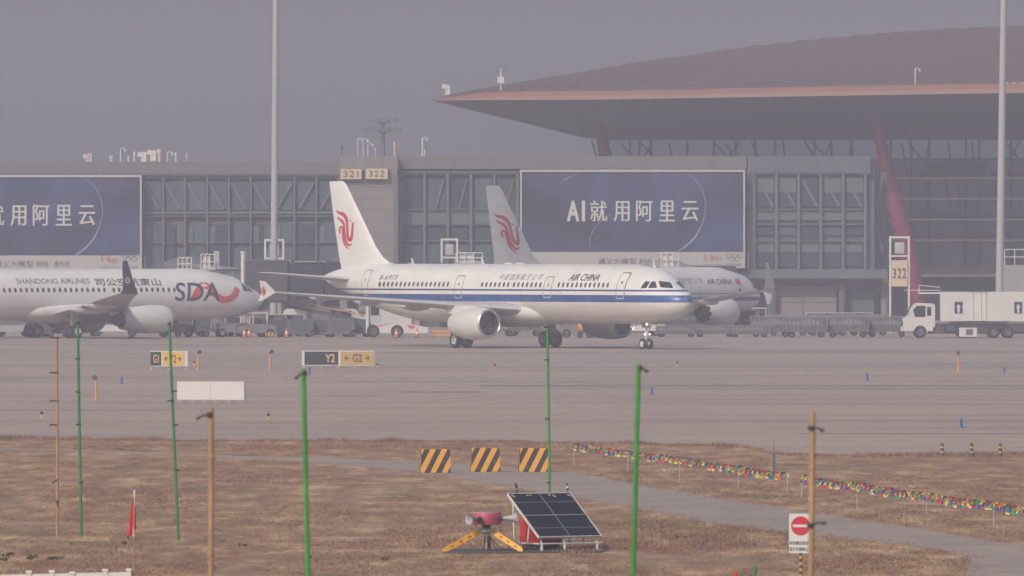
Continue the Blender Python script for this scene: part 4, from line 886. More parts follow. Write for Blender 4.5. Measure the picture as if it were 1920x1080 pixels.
def roof_camera(px, py_top, py_base, d, label, w=3.0, kind='camera', m=None):
    o = W(px, py_base, d); h_ = (py_base - py_top) * d / S; r_ = w * d / S / 2; m = m or M_LGREY; t = thing('roof_pole' if kind != 'antenna' else 'roof_antenna', label, 'roof equipment', o)
    b = MB(); b.tube([(0, 0, -0.05), (0, 0, h_)], r_, 8); b.build('pole', m, t, smooth=True)
    if kind == 'camera':
        b = MB(); b.tube([(0, 0, h_), (0.28, -0.1, h_ + 0.08), (0.42, -0.1, h_ - 0.05)], 0.04, 6); b.lathe([(0, .02), (.05, .1), (.2, .12), (.26, .04)], (0.42, -0.1, h_ - 0.28), (0, 0, 1), 10); b.build('camera', m, t)
    elif kind == 'box':
        b = MB(); b.box((0, -0.12, h_ * 0.45), (0.62, 0.25, 0.6)); b.build('box', M_WHITE, t); b = MB(); b.tube([(-.4, 0, h_ * .85), (.4, 0, h_ * .85)], .05, 6); b.box((-.36, 0, h_ * .9), (.18, .18, .2)); b.box((.36, 0, h_ * 1.0), (.14, .14, .28)); b.build('sensor_arm', M_DGREY, t)
    elif kind == 'twin':
        b = MB(); b.box((-.1, 0, h_ * .8), (.55, .45, .4), rot=Matrix.Rotation(.3, 3, 'Y')); b.box((.22, 0, h_ * .55), (.35, .35, .9)); b.build('camera', m, t)
    else:
        b = MB(); b.lathe([(0, r_ * 1.6), (h_ * .35, r_ * 1.7), (h_ * .36, r_)], (0, 0, h_ * .6), (0, 0, 1), 10); b.build('panel_aerial', m, t, smooth=True)
RD = D + 8
roof_camera(641, 272, 293, RD, 'dark slim roof pole at the left end of the pier roof', 3, 'antenna', M_DGREY)
roof_camera(671, 261, 293, RD, 'white lamp pole on the pier roof, leftmost tall white one', 1.8)
roof_camera(681, 262, 293, RD, 'white lamp pole on the pier roof beside the leftmost one', 1.8)
roof_camera(690, 270, 293, RD, 'short white bent pole on the pier roof left of the crown mast', 2.2)
roof_camera(704, 277, 293, RD, 'stubby dark post on the pier roof beneath the crown mast', 2.6, 'antenna', M_GREY)
roof_camera(740, 266, 293, RD, 'peach coloured upright panel on the right edge of the pier roof', 3.4, 'antenna', mat('peach_panel', (0.68, 0.42, 0.27), 0.6))
roof_camera(792, 259, 293, RD, 'white camera pole standing alone right of the pier', 3.0)
roof_camera(796, 280, 293, RD, 'low grey post beside the lone white camera pole', 1.8, 'antenna', M_LGREY)
for i, (px, top, w, kd, m, lb) in enumerate(((164, 291, 8, 'twin', M_GREY, 'low grey roof vent above the left billboard'), (209, 292, 5, 'antenna', M_LGREY, 'short pale roof box above the left billboard'), (226, 279, 2, 'camera', M_WHITE, 'tall thin white pole of the roof cluster, its left one'),
        (241, 293, 3, 'antenna', M_WHITE, 'low white stub second from left in the roof cluster'), (252, 284, 3, 'antenna', M_WHITE, 'white aerial post third from left in the roof cluster'), (266, 287, 4, 'twin', M_WHITE, 'white double aerial left of the dish in the roof cluster'),
        (284, 282, 5, 'twin', M_WHITE, 'white dish mount in the middle of the roof cluster'), (299, 280, 6, 'antenna', mat('beige_box', (0.6, 0.5, 0.42), 0.6), 'beige cabinet right of the dish in the roof cluster'), (306, 285, 1.6, 'antenna', M_DGREY, 'thin dark mast beside the beige cabinet in the roof cluster'),
        (314, 286, 2, 'camera', M_WHITE, 'white bent lamp right of the beige cabinet'), (330, 286, 3.4, 'antenna', M_LGREY, 'pale aerial near the right end of the roof cluster'), (350, 288, 1.4, 'antenna', M_LGREY, 'faint thin post last on the right of the roof cluster'))):
    roof_camera(px, top, 303, RD, lb, w, kd, m)
roof_camera(836, 158, 181, DE + 8, 'white twin camera at the pointed tip of the big roof', 2.0, 'twin')
roof_camera(939, 128, 168, DE + 9, 'weather sensor pole with white box on the big roof', 3.0, 'box')
roof_camera(1716, 129, 170, DE + 1.0, 'white camera pole on the roof edge left of the right mast', 2.6)
for px, w, lb in ((1888, 6, 'narrow white box on the roof edge beside the right mast'), (1902, 8, 'white box on the roof edge right of the narrow one'), (1916, 7, 'white box on the roof edge at the picture border')):
    o = W(px, 168, DE + 1.0); tt = thing('roof_box', lb, 'roof equipment', o); b = MB(); b.box((0, 0, 0.3), (w * DE / S, 0.5, 0.72)); b.build('case', M_WHITE, tt); b = MB(); b.box((0, 0, -0.16), (w * DE / S * .6, 0.3, 0.2)); b.build('stand', M_GREY, tt)

# boarding bridges
def boarding_bridge(a, e, hgt, wid, label, m, cab=True, rails=()):
    """a, e: points on the underside centre line at the building and aircraft ends"""
    a = Vector(a); e = Vector(e); dirv = (e - a); L = Vector((dirv.x, dirv.y, 0)).length; rz = math.atan2(dirv.y, dirv.x); t = thing('boarding_bridge', label, 'boarding bridge', (a.x, a.y, 0), rz); dz = (e.z - a.z) / L
    def sec(x0, x1, w, h_, z_off, mm, nm):
        b = MB(); b.loft([[(x, y, a.z + dz * x + z_off + z) for y, z in ((-w / 2, 0), (w / 2, 0), (w / 2, h_), (-w / 2, h_))] for x in (x0, x1)]); return b.build(nm, mm, t)
    tn = sec(0, L * 0.55, wid, hgt, 0, m, 'tunnel'); sec(L * 0.55 + .02, L, wid * .88, hgt * .9, 0.1, m, 'inner_tunnel'); sec(-0.2, L * .56, wid + .25, .12, hgt + .005, M_BRIDGE2, 'roof_edge')
    for k in range(int(L / 2.4)):
        b = MB(); x = 1 + k * 2.4; b.box((x, -wid / 2 - 0.04, a.z + dz * x + hgt * .5), (0.12, 0.06, hgt * .92)); b.build('rib', M_BRIDGE2, t)
    b = MB(); b.lathe([(-0.3, 2.0), (0, 2.1), (hgt + .2, 2.1), (hgt + .6, 1.2)], (-0.8, 0, a.z), (0, 0, 1), 20, 0, True); b.build('rotunda', m, t, smooth=True)
    b = MB(); b.tube([(-0.8, 0, 0), (-0.8, 0, a.z)], .5, 12); b.build('support_column', M_BRIDGE2, t, smooth=True)
    x = L * .72; zb = a.z + dz * x
    for sy in (-1, 1): b = MB(); b.tube([(x, sy * 1.2, .9), (x, sy * 1.2, zb)], .22, 10); b.build('lift_leg', M_BRIDGE2, t, smooth=True)
    b = MB(); b.box((x, 0, .9), (.9, 3.2, .5)); b.build('drive_beam', M_DGREY, t)
    for sy in (-1.1, 1.1): wheel(None, (x, sy, .5), .5, .4, t)
    if cab:
        b = MB(); z = a.z + dz * L; b.loft([[(L + q, y, z + zz) for y, zz in ((-1.9, -.3), (1.9, -.3), (1.9, hgt + .2), (-1.9, hgt + .2))] for q in (-.1, 2.8)]); b.build('cab', m, t)
        b = MB(); b.box((L + 1.4, -1.93, z + hgt * .55), (1.6, .05, 1.0)); b.build('cab_window', M_GLASS, t)
        b = MB(); b.loft([[(L + q, y * s_, z + zz * s_) for y, zz in ((-1.7, -.2), (1.7, -.2), (1.7, hgt + .05), (-1.7, hgt + .05))] for q, s_ in ((2.8, .98), (3.2, 1.02), (3.6, .94))]); b.build('bellows', M_DARK, t)
    return t
def brp(px, py, d): return W(px, py, d)
boarding_bridge(brp(660, 556, 1112), brp(508, 560, 1030), 2.9, 2.7, 'dark slate boarding bridge sloping to the nose of the left plane', M_BRIDGE)
boarding_bridge(brp(352, 545, 1122), brp(470, 560, 1096), 2.2, 2.3, 'short dark bridge stub behind the left plane fuselage', M_BRIDGE, cab=False)
boarding_bridge(brp(1250, 545, 1122), brp(1330, 545, 1100), 2.0, 2.4, 'low grey boarding bridge behind the half hidden plane', M_BRIDGE2)
# right bridge end block
o = G(1900, HZ + H * S / 1040); t = thing('bridge_head', 'pale grey boarding bridge head with railed platform at the right picture edge', 'boarding bridge', (o.x, 1040, 0))
z0 = W(0, 594, 1040).z; z1 = W(0, 497, 1040).z
b = MB(); b.box((0.55, 1.0, (z0 + z1) / 2), (2.7, 3.0, z1 - z0)); b.build('cab', M_BRIDGE2, t); b = MB(); b.box((3.4, 1.6, (z0 + z1) / 2 + .2), (3.0, 2.4, z1 - z0 - .4)); b.build('tunnel', M_BRIDGE2, t)
b = MB(); b.box((0.9, -0.53, (z0 + z1) / 2 + .1), (0.12, 0.05, z1 - z0 - .6)); b.build('rib', M_GREY, t)
for x in (-0.6, 1.7): b = MB(); b.tube([(x, 1.2, 0), (x, 1.2, z0)], .25, 10); b.build('lift_leg', M_BRIDGE2, t, smooth=True)
b = MB()
for x in (-.7, .1, .9, 1.7): b.tube([(x, -.3, z1), (x, -.3, z1 + 1.25)], .04, 6)
for z in (.65, 1.25): b.tube([(-.7, -.3, z1 + z), (1.9, -.3, z1 + z)], .04, 6)
b.build('railing', M_LGREY, t)
b = MB(); b.tube([(-.7, .5, z0 - .1), (-2.2, .5, z0 - 1.3), (-3.0, .5, 2.2)], .12, 8); b.build('hoist_arm', M_DGREY, t)

# docking guidance frames standing above the bridges
def guidance_frame(px0, px1, py0, py1, d, label, sign=None, foot=None, m=None):
    m = m or M_LGREY; a = W(px0, py1, d); e = W(px1, py0, d); o = Vector(((a.x + e.x) / 2, d, a.z if foot is None else 0)); w = e.x - a.x; zt = e.z - o.z; z_low = a.z - o.z
    t = thing('guidance_frame', label, 'guidance frame', o)
    for sx in (-1, 1): b = MB(); b.box((sx * w / 2, 0, zt / 2), (0.16, 0.16, zt)); b.build('post', m, t)
    b = MB(); b.box((0, 0, zt - .09), (w - .17, .14, .16)); b.build('top_beam', m, t)
    b = MB(); b.box((0, .1, zt - .95), (w * .5, .3, .9)); b.box((0, -.08, zt - .95), (w * .3, .05, .6)); b.build('display', M_GREY, t)
    b = MB(); b.box((0, 0, zt - 1.62), (w - .17, .14, .13)); b.build('cross_beam', m, t)
    if sign:
        z1_ = W(0, sign[0], d).z - o.z; z0_ = W(0, sign[1], d).z - o.z; b = MB(); b.box((0, -.16, (z0_ + z1_) / 2), (w * .86, .12, z1_ - z0_)); f = b.build('sign_face', M_SIGNY, t)
        b = MB(); add_text(b, sign[2], flat((-w * .36, -.235, (z0_ + z1_) / 2 - .42), (w * .72, 0, 0), (0, 0, .84)), bold=.012, space=1.15); b.build('numerals', M_SIGNB, f, recalc=False)
    return t
guidance_frame(497, 531, 448, 494, 1085, 'pale steel guidance frame on the dark bridge beside the left mast')
guidance_frame(828, 857, 447, 492, 1100, 'pale steel guidance frame behind the taxiing plane, left of its fin base')
guidance_frame(1669, 1704, 443, 600, 1062, 'tall steel guidance frame carrying the cream stand sign 322', sign=(488, 537, '322'), foot=True)
def small_cage(px0, px1, py0, py1, d, label, solid=False):
    a = W(px0, py1, d); e = W(px1, py0, d); w = e.x - a.x; h_ = e.z - a.z; t = thing('equipment_cage', label, 'equipment', ((a.x + e.x) / 2, d, a.z)); b = MB()
    for x in (-w / 2, -w / 6, w / 6, w / 2): b.tube([(x, 0, -.1), (x, 0, h_)], .05, 6)
    for z in (.08, h_ * .5, h_): b.tube([(-w / 2, 0, z), (w / 2, 0, z)], .05, 6)
    b.build('railing', M_LGREY, t)
    if solid: b = MB(); b.box((-w * .1, .5, h_ * .45), (w * .55, .6, h_ * .9)); b.build('cabinet', M_WHITE, t)
    b = MB(); b.box((0, .6, -.06), (w * 1.1, 1.4, .1)); b.build('platform', M_GREY, t)
small_cage(334, 359, 483, 506, 1100, 'small railed cage on the bridge roof left of two cabinets')
small_cage(377, 402, 477, 504, 1100, 'railed white cabinet on the bridge roof, middle of the row', True)
small_cage(402, 410, 472, 503, 1101, 'narrow pale cabinet on the bridge roof right of the middle one', True)
small_cage(855, 905, 474, 493, 1100, 'long low railed platform behind the taxiing plane', True)
small_cage(1240, 1272, 474, 500, 1100, 'railed white cabinet before the right billboard strip', True)
o = W(456, 525, 1060); t = thing('vent_pipe', 'upright cream pipe standing on the dark bridge behind the left plane', 'pipe', o); b = MB(); hh = 51 * 1060 / S; b.tube([(0, 0, -1.2), (0, 0, hh)], .19, 12); b.build('pipe', mat('cream_pipe', (0.62, 0.55, 0.48), 0.6), t, smooth=True); b = MB(); b.tube([(0, 0, hh), (0, 0, hh + .12)], .25, 12); b.build('cap', M_LGREY, t)

# ------------------------------------------------------------------ ground vehicles along the far side
M_BAG = mat('curtain_grey', (0.085, 0.09, 0.105), 0.8, vary=0.2, scale=2); M_BAG2 = mat('curtain_brown', (0.13, 0.11, 0.11), 0.8, vary=0.25, scale=2); M_TRUCKW = mat('truck_white', (0.56, 0.545, 0.53), 0.5, vary=0.05, scale=0.8)
M_PALE = mat('pale_tarp', (0.22, 0.215, 0.22), 0.8, vary=0.15, scale=2); M_CONE = mat('cone_red', (0.62, 0.10, 0.07), 0.6, vary=0.05)
def at(px, d): return Vector(((px - 960) * d / S, d, 0))
def wheels4(t, xs, y, r, w):
    for x in xs:
        for sy in (-1, 1): wheel(M_DGREY, (x, sy * y, r), r, w, t)
M_RAILB = mat('dolly_rail', (0.19, 0.18, 0.175), .6); M_TOWB = mat('tractor_body', (0.17, 0.165, 0.17), .55, vary=.1)
def baggage_cart():
    t = thing('baggage_cart', 'cart', 'baggage cart', (0, 0, 0)); L, Wd = 3.0, 1.5
    b = MB(); b.box((0, 0, .52), (L, Wd, .16)); b.box((L / 2 + .45, 0, .42), (.9, .1, .08)); b.build('chassis', M_DGREY, t)
    b = MB()
    for x in (-L / 2 + .05, 0, L / 2 - .05):
        for y in (-Wd / 2 + .05, Wd / 2 - .05): b.box((x, y, 1.15), (.07, .07, 1.1))
    b.box((0, 0, 1.73), (L, Wd, .06)); b.build('canopy', M_GREY, t)
    for sx in (-1, 1):
        b = MB(); a0, a1 = (.04, L / 2 - .08) if sx > 0 else (-L / 2 + .08, -.04)
        b.add([(a0, -Wd / 2 - .01, .62), (a1, -Wd / 2 - .01, .62), (a1 - .1, -Wd / 2 - .02, 1.66), (a0 + .55, -Wd / 2 - .02, 1.66)], [(0, 1, 2, 3)]); b.build('curtain', M_BAG if sx > 0 else M_BAG2, t)
        b = MB(); b.add([(a0, Wd / 2 + .01, .62), (a1, Wd / 2 + .01, .62), (a1, Wd / 2 + .02, 1.68), (a0, Wd / 2 + .02, 1.68)], [(0, 1, 2, 3)]); b.build('curtain', M_BAG, t)
    b = MB(); b.box((.1, .1, .9), (L * .8, Wd * .7, .6)); b.build('luggage_load', M_BAG2, t)
    wheels4(t, (-L * .36, L * .36), .6, .25, .18); return t
def crate_dolly():
    t = thing('cargo_dolly', 'dolly', 'cargo dolly', (0, 0, 0)); b = MB(); b.box((0, 0, .48), (3.2, 1.6, .14)); b.box((2.0, 0, .4), (.9, .1, .08)); b.build('chassis', M_DGREY, t)
    b = MB()
    for x in [-1.55 + .31 * k for k in range(11)]: b.box((x, -.78, 1.1), (.05, .05, 1.05)); b.box((x, .78, 1.1), (.05, .05, 1.05))
    b.box((0, -.78, 1.62), (3.2, .07, .07)); b.box((0, .78, 1.62), (3.2, .07, .07)); b.box((1.52, 0, 1.3), (.06, 1.5, .06)); b.build('side_rails', M_RAILB, t)
    b = MB(); b.box((0, .74, 1.05), (3.1, .03, .95)); b.box((0, -.74, .75), (3.1, .03, .4)); b.build('mesh_side', M_BAG, t)
    b = MB(); b.prism([(-1.5, -.7, .56), (1.4, -.7, .56), (1.1, -.7, 1.2), (.2, -.7, 1.45), (-.7, -.7, 1.2), (-1.35, -.7, 1.3)], (0, 1.4, 0)); b.build('tarp_load', M_PALE, t)
    wheels4(t, (-1.15, 1.15), .62, .25, .18); return t
def container_dolly():
    t = thing('container_dolly', 'dolly', 'container dolly', (0, 0, 0)); b = MB(); b.box((0, 0, .45), (2.4, 1.7, .16)); b.build('chassis', M_DGREY, t)
    b = MB(); b.prism([(-1.0, -.76, .54), (.7, -.76, .54), (1.1, -.76, 1.0), (1.1, -.76, 2.1), (-1.0, -.76, 2.1)], (0, 1.52, 0)); b.build('container', M_DGREY, t)
    b = MB(); b.box((0, -.79, 1.4), (1.5, .04, 1.2)); b.build('container_door', M_BAG, t); wheels4(t, (-.8, .8), .65, .24, .16); return t
def tow_tractor():
    t = thing('tow_tractor', 'tractor', 'tow tractor', (0, 0, 0)); b = MB(); b.prism([(-1.5, -.75, .35), (1.5, -.75, .35), (1.5, -.75, .95), (.5, -.75, 1.05), (-.3, -.75, 1.05), (-1.5, -.75, .85)], (0, 1.5, 0)); b.build('body', M_TOWB, t)
    b = MB()
    for x in (-.35, .75):
        for y in (-.65, .65): b.box((x, y, 1.45), (.07, .07, .85))
    b.box((.2, 0, 1.9), (1.35, 1.5, .08)); b.build('canopy', M_LGREY, t); b = MB(); b.box((-.1, 0, 1.25), (.5, 1.0, .5)); b.build('seat', M_BLACK, t); wheels4(t, (-.95, .95), .68, .34, .25); return t
def belt_loader():
    t = thing('belt_loader', 'loader', 'belt loader', (0, 0, 0)); b = MB(); b.box((0, 0, .65), (4.2, 1.7, .5)); b.build('chassis', M_LGREY, t); b = MB(); b.prism([(-3.2, -.5, .9), (3.4, -.5, 2.2), (3.4, -.5, 2.45), (-3.2, -.5, 1.15)], (0, 1.0, 0)); b.build('belt', M_DARK, t)
    b = MB(); b.tube([(-3.2, -.55, 1.5), (3.4, -.55, 2.8)], .04, 6)
    for k in range(6): b.tube([(-3 + k * 1.25, -.55, 1.1 + k * .246), (-3 + k * 1.25, -.55, 1.54 + k * .246)], .03, 5)
    b.build('handrail', M_ORANGE, t); wheels4(t, (-1.4, 1.4), .7, .36, .25); return t
def white_van():
    t = thing('service_van', 'van', 'van', (0, 0, 0)); pr = [(-2.4, .45), (2.4, .45), (2.45, .95), (1.75, 1.15), (1.1, 1.95), (-2.3, 2.0), (-2.42, 1.0)]; b = MB(); b.prism([(x, -.85, z) for x, z in pr], (0, 1.7, 0)); b.build('body', M_TRUCKW, t)
    b = MB()
    for a, e in ((-2.1, -1.2), (-1.1, -.2), (-.1, .75)): b.box(((a + e) / 2, -.86, 1.55), (e - a, .03, .5))
    b.build('side_windows', M_GLASS, t); b = MB(); b.add([(1.70, -.7, 1.22), (1.70, .7, 1.22), (1.16, .7, 1.9), (1.16, -.7, 1.9)], [(0, 1, 2, 3)]); b.build('windscreen', M_GLASS, t); wheels4(t, (-1.5, 1.5), .75, .35, .24); return t
def cone():
    t = thing('traffic_cone', 'cone', 'traffic cone', (0, 0, 0)); b = MB(); b.box((0, 0, .03), (.42, .42, .06)); b.build('foot', M_BLACK, t)
    b = MB(); b.lathe([(0.06, .17), (.3, .13), (.302, .132), (.48, .10), (.482, .098), (.75, .04), (.76, .0)], (0, 0, 0), (0, 0, 1), 16)
    for k, f in enumerate(b.f):
        if k // 16 == 2: b.m[k] = 1
    b.build('cone', [M_CONE, M_WHITE], t, smooth=True); return t
protos = dict(cart=baggage_cart(), crate=crate_dolly(), cont=container_dolly(), tow=tow_tractor(), belt=belt_loader(), van=white_van(), cone=cone()); used = set()
def put(kind, px, d, rz, label, group=None, scale=None):
    r = protos[kind]
    if kind in used: return dup(r, at(px, d), rz, label, group, scale)
    used.add(kind); r.location = at(px, d); r.rotation_euler = (0, 0, rz); r['label'] = label
    if group: r['group'] = group
    if scale: r.scale = (scale,) * 3
    return r
def squat(r):
    r.scale = (1.0, 1.0, .66); return r
g = 'baggage carts by the parked planes'; gc = 'cargo dollies at the right'; gk = 'dark container dollies'; gt = 'red and white traffic cones'
put('crate', 1512, 1008, 0.02, 'railed cargo dolly with pale tarp left of the long pair near the white truck', gc); put('crate', 1590, 1010, 0.0, 'railed cargo dolly in the middle of the row left of the white truck', gc, 1.02)
put('crate', 1663, 1012, -0.02, 'railed cargo dolly directly behind the cab of the white truck', gc); put('crate', 1445, 1014, 0.05, 'railed cargo dolly first in the row, under the parked plane winglet', gc)
put('crate', 1552, 1026, 0.0, 'railed cargo dolly in the second row, behind the gap left of the middle dolly', gc); put('crate', 1628, 1028, 0.03, 'railed cargo dolly in the second row, nearer the white truck', gc); put('crate', 1478, 1027, 0.0, 'railed cargo dolly in the second row before the pale undercroft wall', gc); put('cart', 1545, 1040, 0.0, 'curtained baggage cart before the pale undercroft wall', g); put('cart', 1600, 1042, 0.1, 'curtained baggage cart before the shaded undercroft beside the white pillar', g); put('tow', 1362, 1092, .1, 'grey tow tractor under the right end of the half hidden plane')
put('crate', 1280, 1078, 0.1, 'railed cargo dolly under the nose of the taxiing plane', gc)
put('cart', 1385, 1080, 0.0, 'curtained baggage cart under the half hidden plane engine', g); put('cart', 1320, 1084, 0.2, 'curtained baggage cart left of the half hidden plane engine', g)
squat(put('cont', 75, 1014, 0.1, 'dark container dolly under the left plane rear fuselage, left of the pair', gk)); squat(put('cont', 105, 1015, 0.1, 'dark container dolly under the left plane rear fuselage, right of the pair', gk))
squat(put('cont', 160, 1020, .3, 'dark container dolly left of the left plane engine', gk))
put('belt', 25, 1016, 0.5, 'belt loader with orange rail at the left picture edge'); put('belt', 215, 1020, 0.0, 'belt loader with orange rail under the left plane wing')
put('belt', 620, 1030, 3.1, 'belt loader with orange rail under the taxiing plane tail'); put('belt', 1195, 1024, 0.15, 'belt loader with orange rail behind the taxiing plane nose wheel')
put('cart', 360, 1016, .1, 'curtained baggage cart right of the left plane engine', g); put('cart', 400, 1020, .2, 'curtained baggage cart below the SDA lettering', g)
put('tow', 330, 1012, .1, 'grey tow tractor under the left plane nose'); put('tow', 440, 1018, 1.2, 'grey tow tractor beside the first pair of cones'); put('tow', 480, 1009, .2, 'grey tow tractor at the foot of the dark bridge')
squat(put('cont', 510, 1013, .2, 'dark container dolly between the cone pair and the third cone', gk)); squat(put('cont', 560, 1011, .1, 'dark container dolly right of the third cone', gk)); squat(put('cont', 598, 1012, .1, 'dark container dolly under the fence tip wing, middle of three', gk))
squat(put('cont', 640, 1010, -.1, 'dark container dolly left of the white pushback tug, nearer of two', gk)); squat(put('cont', 668, 1012, .1, 'dark container dolly touching the white pushback tug', gk))
put('cart', 535, 1018, .1, 'curtained baggage cart behind the third cone', g); put('cart', 880, 1022, .1, 'curtained baggage cart behind the front plane engine', g); put('cart', 980, 1020, .1, 'curtained baggage cart left of the front plane left wheels', g); put('cart', 1080, 1016, .1, 'curtained baggage cart right of the front plane left wheels', g)
put('tow', 1085, 1006, .0, 'grey tow tractor with orange tank beside it behind the front plane'); put('tow', 1428, 1083, 3.1, 'grey tow tractor under the parked plane winglet'); put('tow', 940, 1025, 3, 'grey tow tractor behind the front plane wing')
for px, d, lb in ((565, 1060, 'white van far behind under the tail of the taxiing plane, left of two'), (640, 1062, 'white van far behind under the tail of the taxiing plane, right of two'), (720, 1066, 'white van behind the white pushback tug')): put('van', px, d, random.choice((.1, 3.0)), lb, 'white vans before the concourse')
for px, d, lb in ((458, 1007, 'left of the two traffic cones under the left plane nose'), (467, 1008, 'right of the two traffic cones under the left plane nose'), (537, 1006, 'single traffic cone below the wing tip of the taxiing plane'), (743, 1004, 'traffic cone before the wheel of the white pushback tug'), (782, 1005, 'traffic cone before the front end of the white pushback tug'), (246, 1006, 'traffic cone under the left plane engine')): put('cone', px, d, 0, lb, gt)
def low(r):
    r.scale = (1.0, 1.0, .55); return r
low(put('crate', 1268, 1012, 0.03, 'low railed dolly right behind the nose wheel of the taxiing plane', 'low dollies under the half hidden plane')); low(put('crate', 1340, 1014, 0.0, 'low railed dolly under the engine of the half hidden plane', 'low dollies under the half hidden plane')); low(put('crate', 1405, 1011, -.02, 'low railed dolly left of the cargo dolly row, under the parked plane belly', 'low dollies under the half hidden plane'))
# pushback tug
t = thing('pushback_tug', 'low white pushback tug with red streaks under the taxiing plane', 'tug', at(748, 1008), 0.0); k = 1008 / S
X_ = lambda px: (px - 748) * k
b = MB(); b.prism([(X_(690), -1.2, .35), (X_(803), -1.2, .35), (X_(803), -1.2, .78), (X_(775), -1.2, 1.02), (X_(740), -1.2, 1.16), (X_(705), -1.2, 1.05), (X_(690), -1.2, .72)], (0, 2.4, 0)); b.build('body', M_TRUCKW, t)
b = MB(); b.prism([(X_(706), -1.22, .92), (X_(728), -1.22, 1.08), (X_(735), -1.22, 1.12), (X_(712), -1.22, .86)], (0, .015, 0)); b.prism([(X_(762), -1.22, 1.0), (X_(778), -1.22, .92), (X_(776), -1.22, .70), (X_(768), -1.22, .72)], (0, .015, 0)); b.build('red_streak', M_SWOOSH, t)
b = MB(); b.box((X_(690) - .05, 0, 1.9), (.22, 2.2, 3.1)); b.build('cab_back', M_TRUCKW, t); b = MB(); b.box((X_(703), 0, 1.9), (.9, 1.8, 1.5)); b.build('cab', M_GREY, t); b = MB(); b.box((X_(703), -.93, 2.15), (.6, .06, .8)); b.build('cab_window', M_GLASS, t)
wheels4(t, (X_(745), X_(700)), 1.12, .5, .35)
t = thing('tow_bar', 'orange double beam lying beside the front plane engine', 'tow bar', at(832, 1004)); b = MB(); b.box((0, 0, .50), (1.7, .2, .14)); b.build('upper_beam', M_ORANGE, t); b = MB(); b.box((0, 0, .22), (1.7, .2, .14)); b.build('lower_beam', M_ORANGE, t)
b = MB(); [b.box((x, .02, .25), (.08, .1, .5)) for x in (-.7, .7)]; b.build('legs', M_DGREY, t)
t = thing('fuel_bowser', 'small orange tank trailer behind the taxiing plane belly', 'trailer', at(1096, 1002)); b = MB(); b.lathe([(-.5, .02), (-.48, .42), (.48, .42), (.5, .02)], (0, 0, .85), (1, 0, 0), 18); b.build('tank', M_ORANGE, t, smooth=True); b = MB(); b.box((0, 0, .4), (1.2, .7, .1)); b.build('chassis', M_DGREY, t); wheels4(t, (-.35, .35), .4, .22, .15)
# low wall and hoarding far behind
t = thing('blast_wall', 'low pale pinkish wall behind the vans under the taxiing plane tail', 'wall', at(610, 1100)); b = MB(); b.box((0, 0, .75), (16, .35, 1.5)); b.build('panels', mat('pinkish_wall', (0.36, 0.28, 0.26), .8), t); b = MB(); b.box((0, 0, 1.56), (16.1, .45, .1)); b.build('coping', M_LGREY, t)
t = thing('hazard_chock', 'small yellow black hazard board at the foot of the dark bridge', 'hazard board', at(507, 1003)); b = MB(); b.box((0, 0, .25), (.75, .12, .28)); b.build('board', M_YEL, t)
b = MB(); [b.prism([(x, -.065, .12), (x + .12, -.065, .12), (x + .24, -.065, .38), (x + .12, -.065, .38)], (0, .004, 0)) for x in (-.36, -.1, .16)]; b.build('stripes', M_BLACK, t)

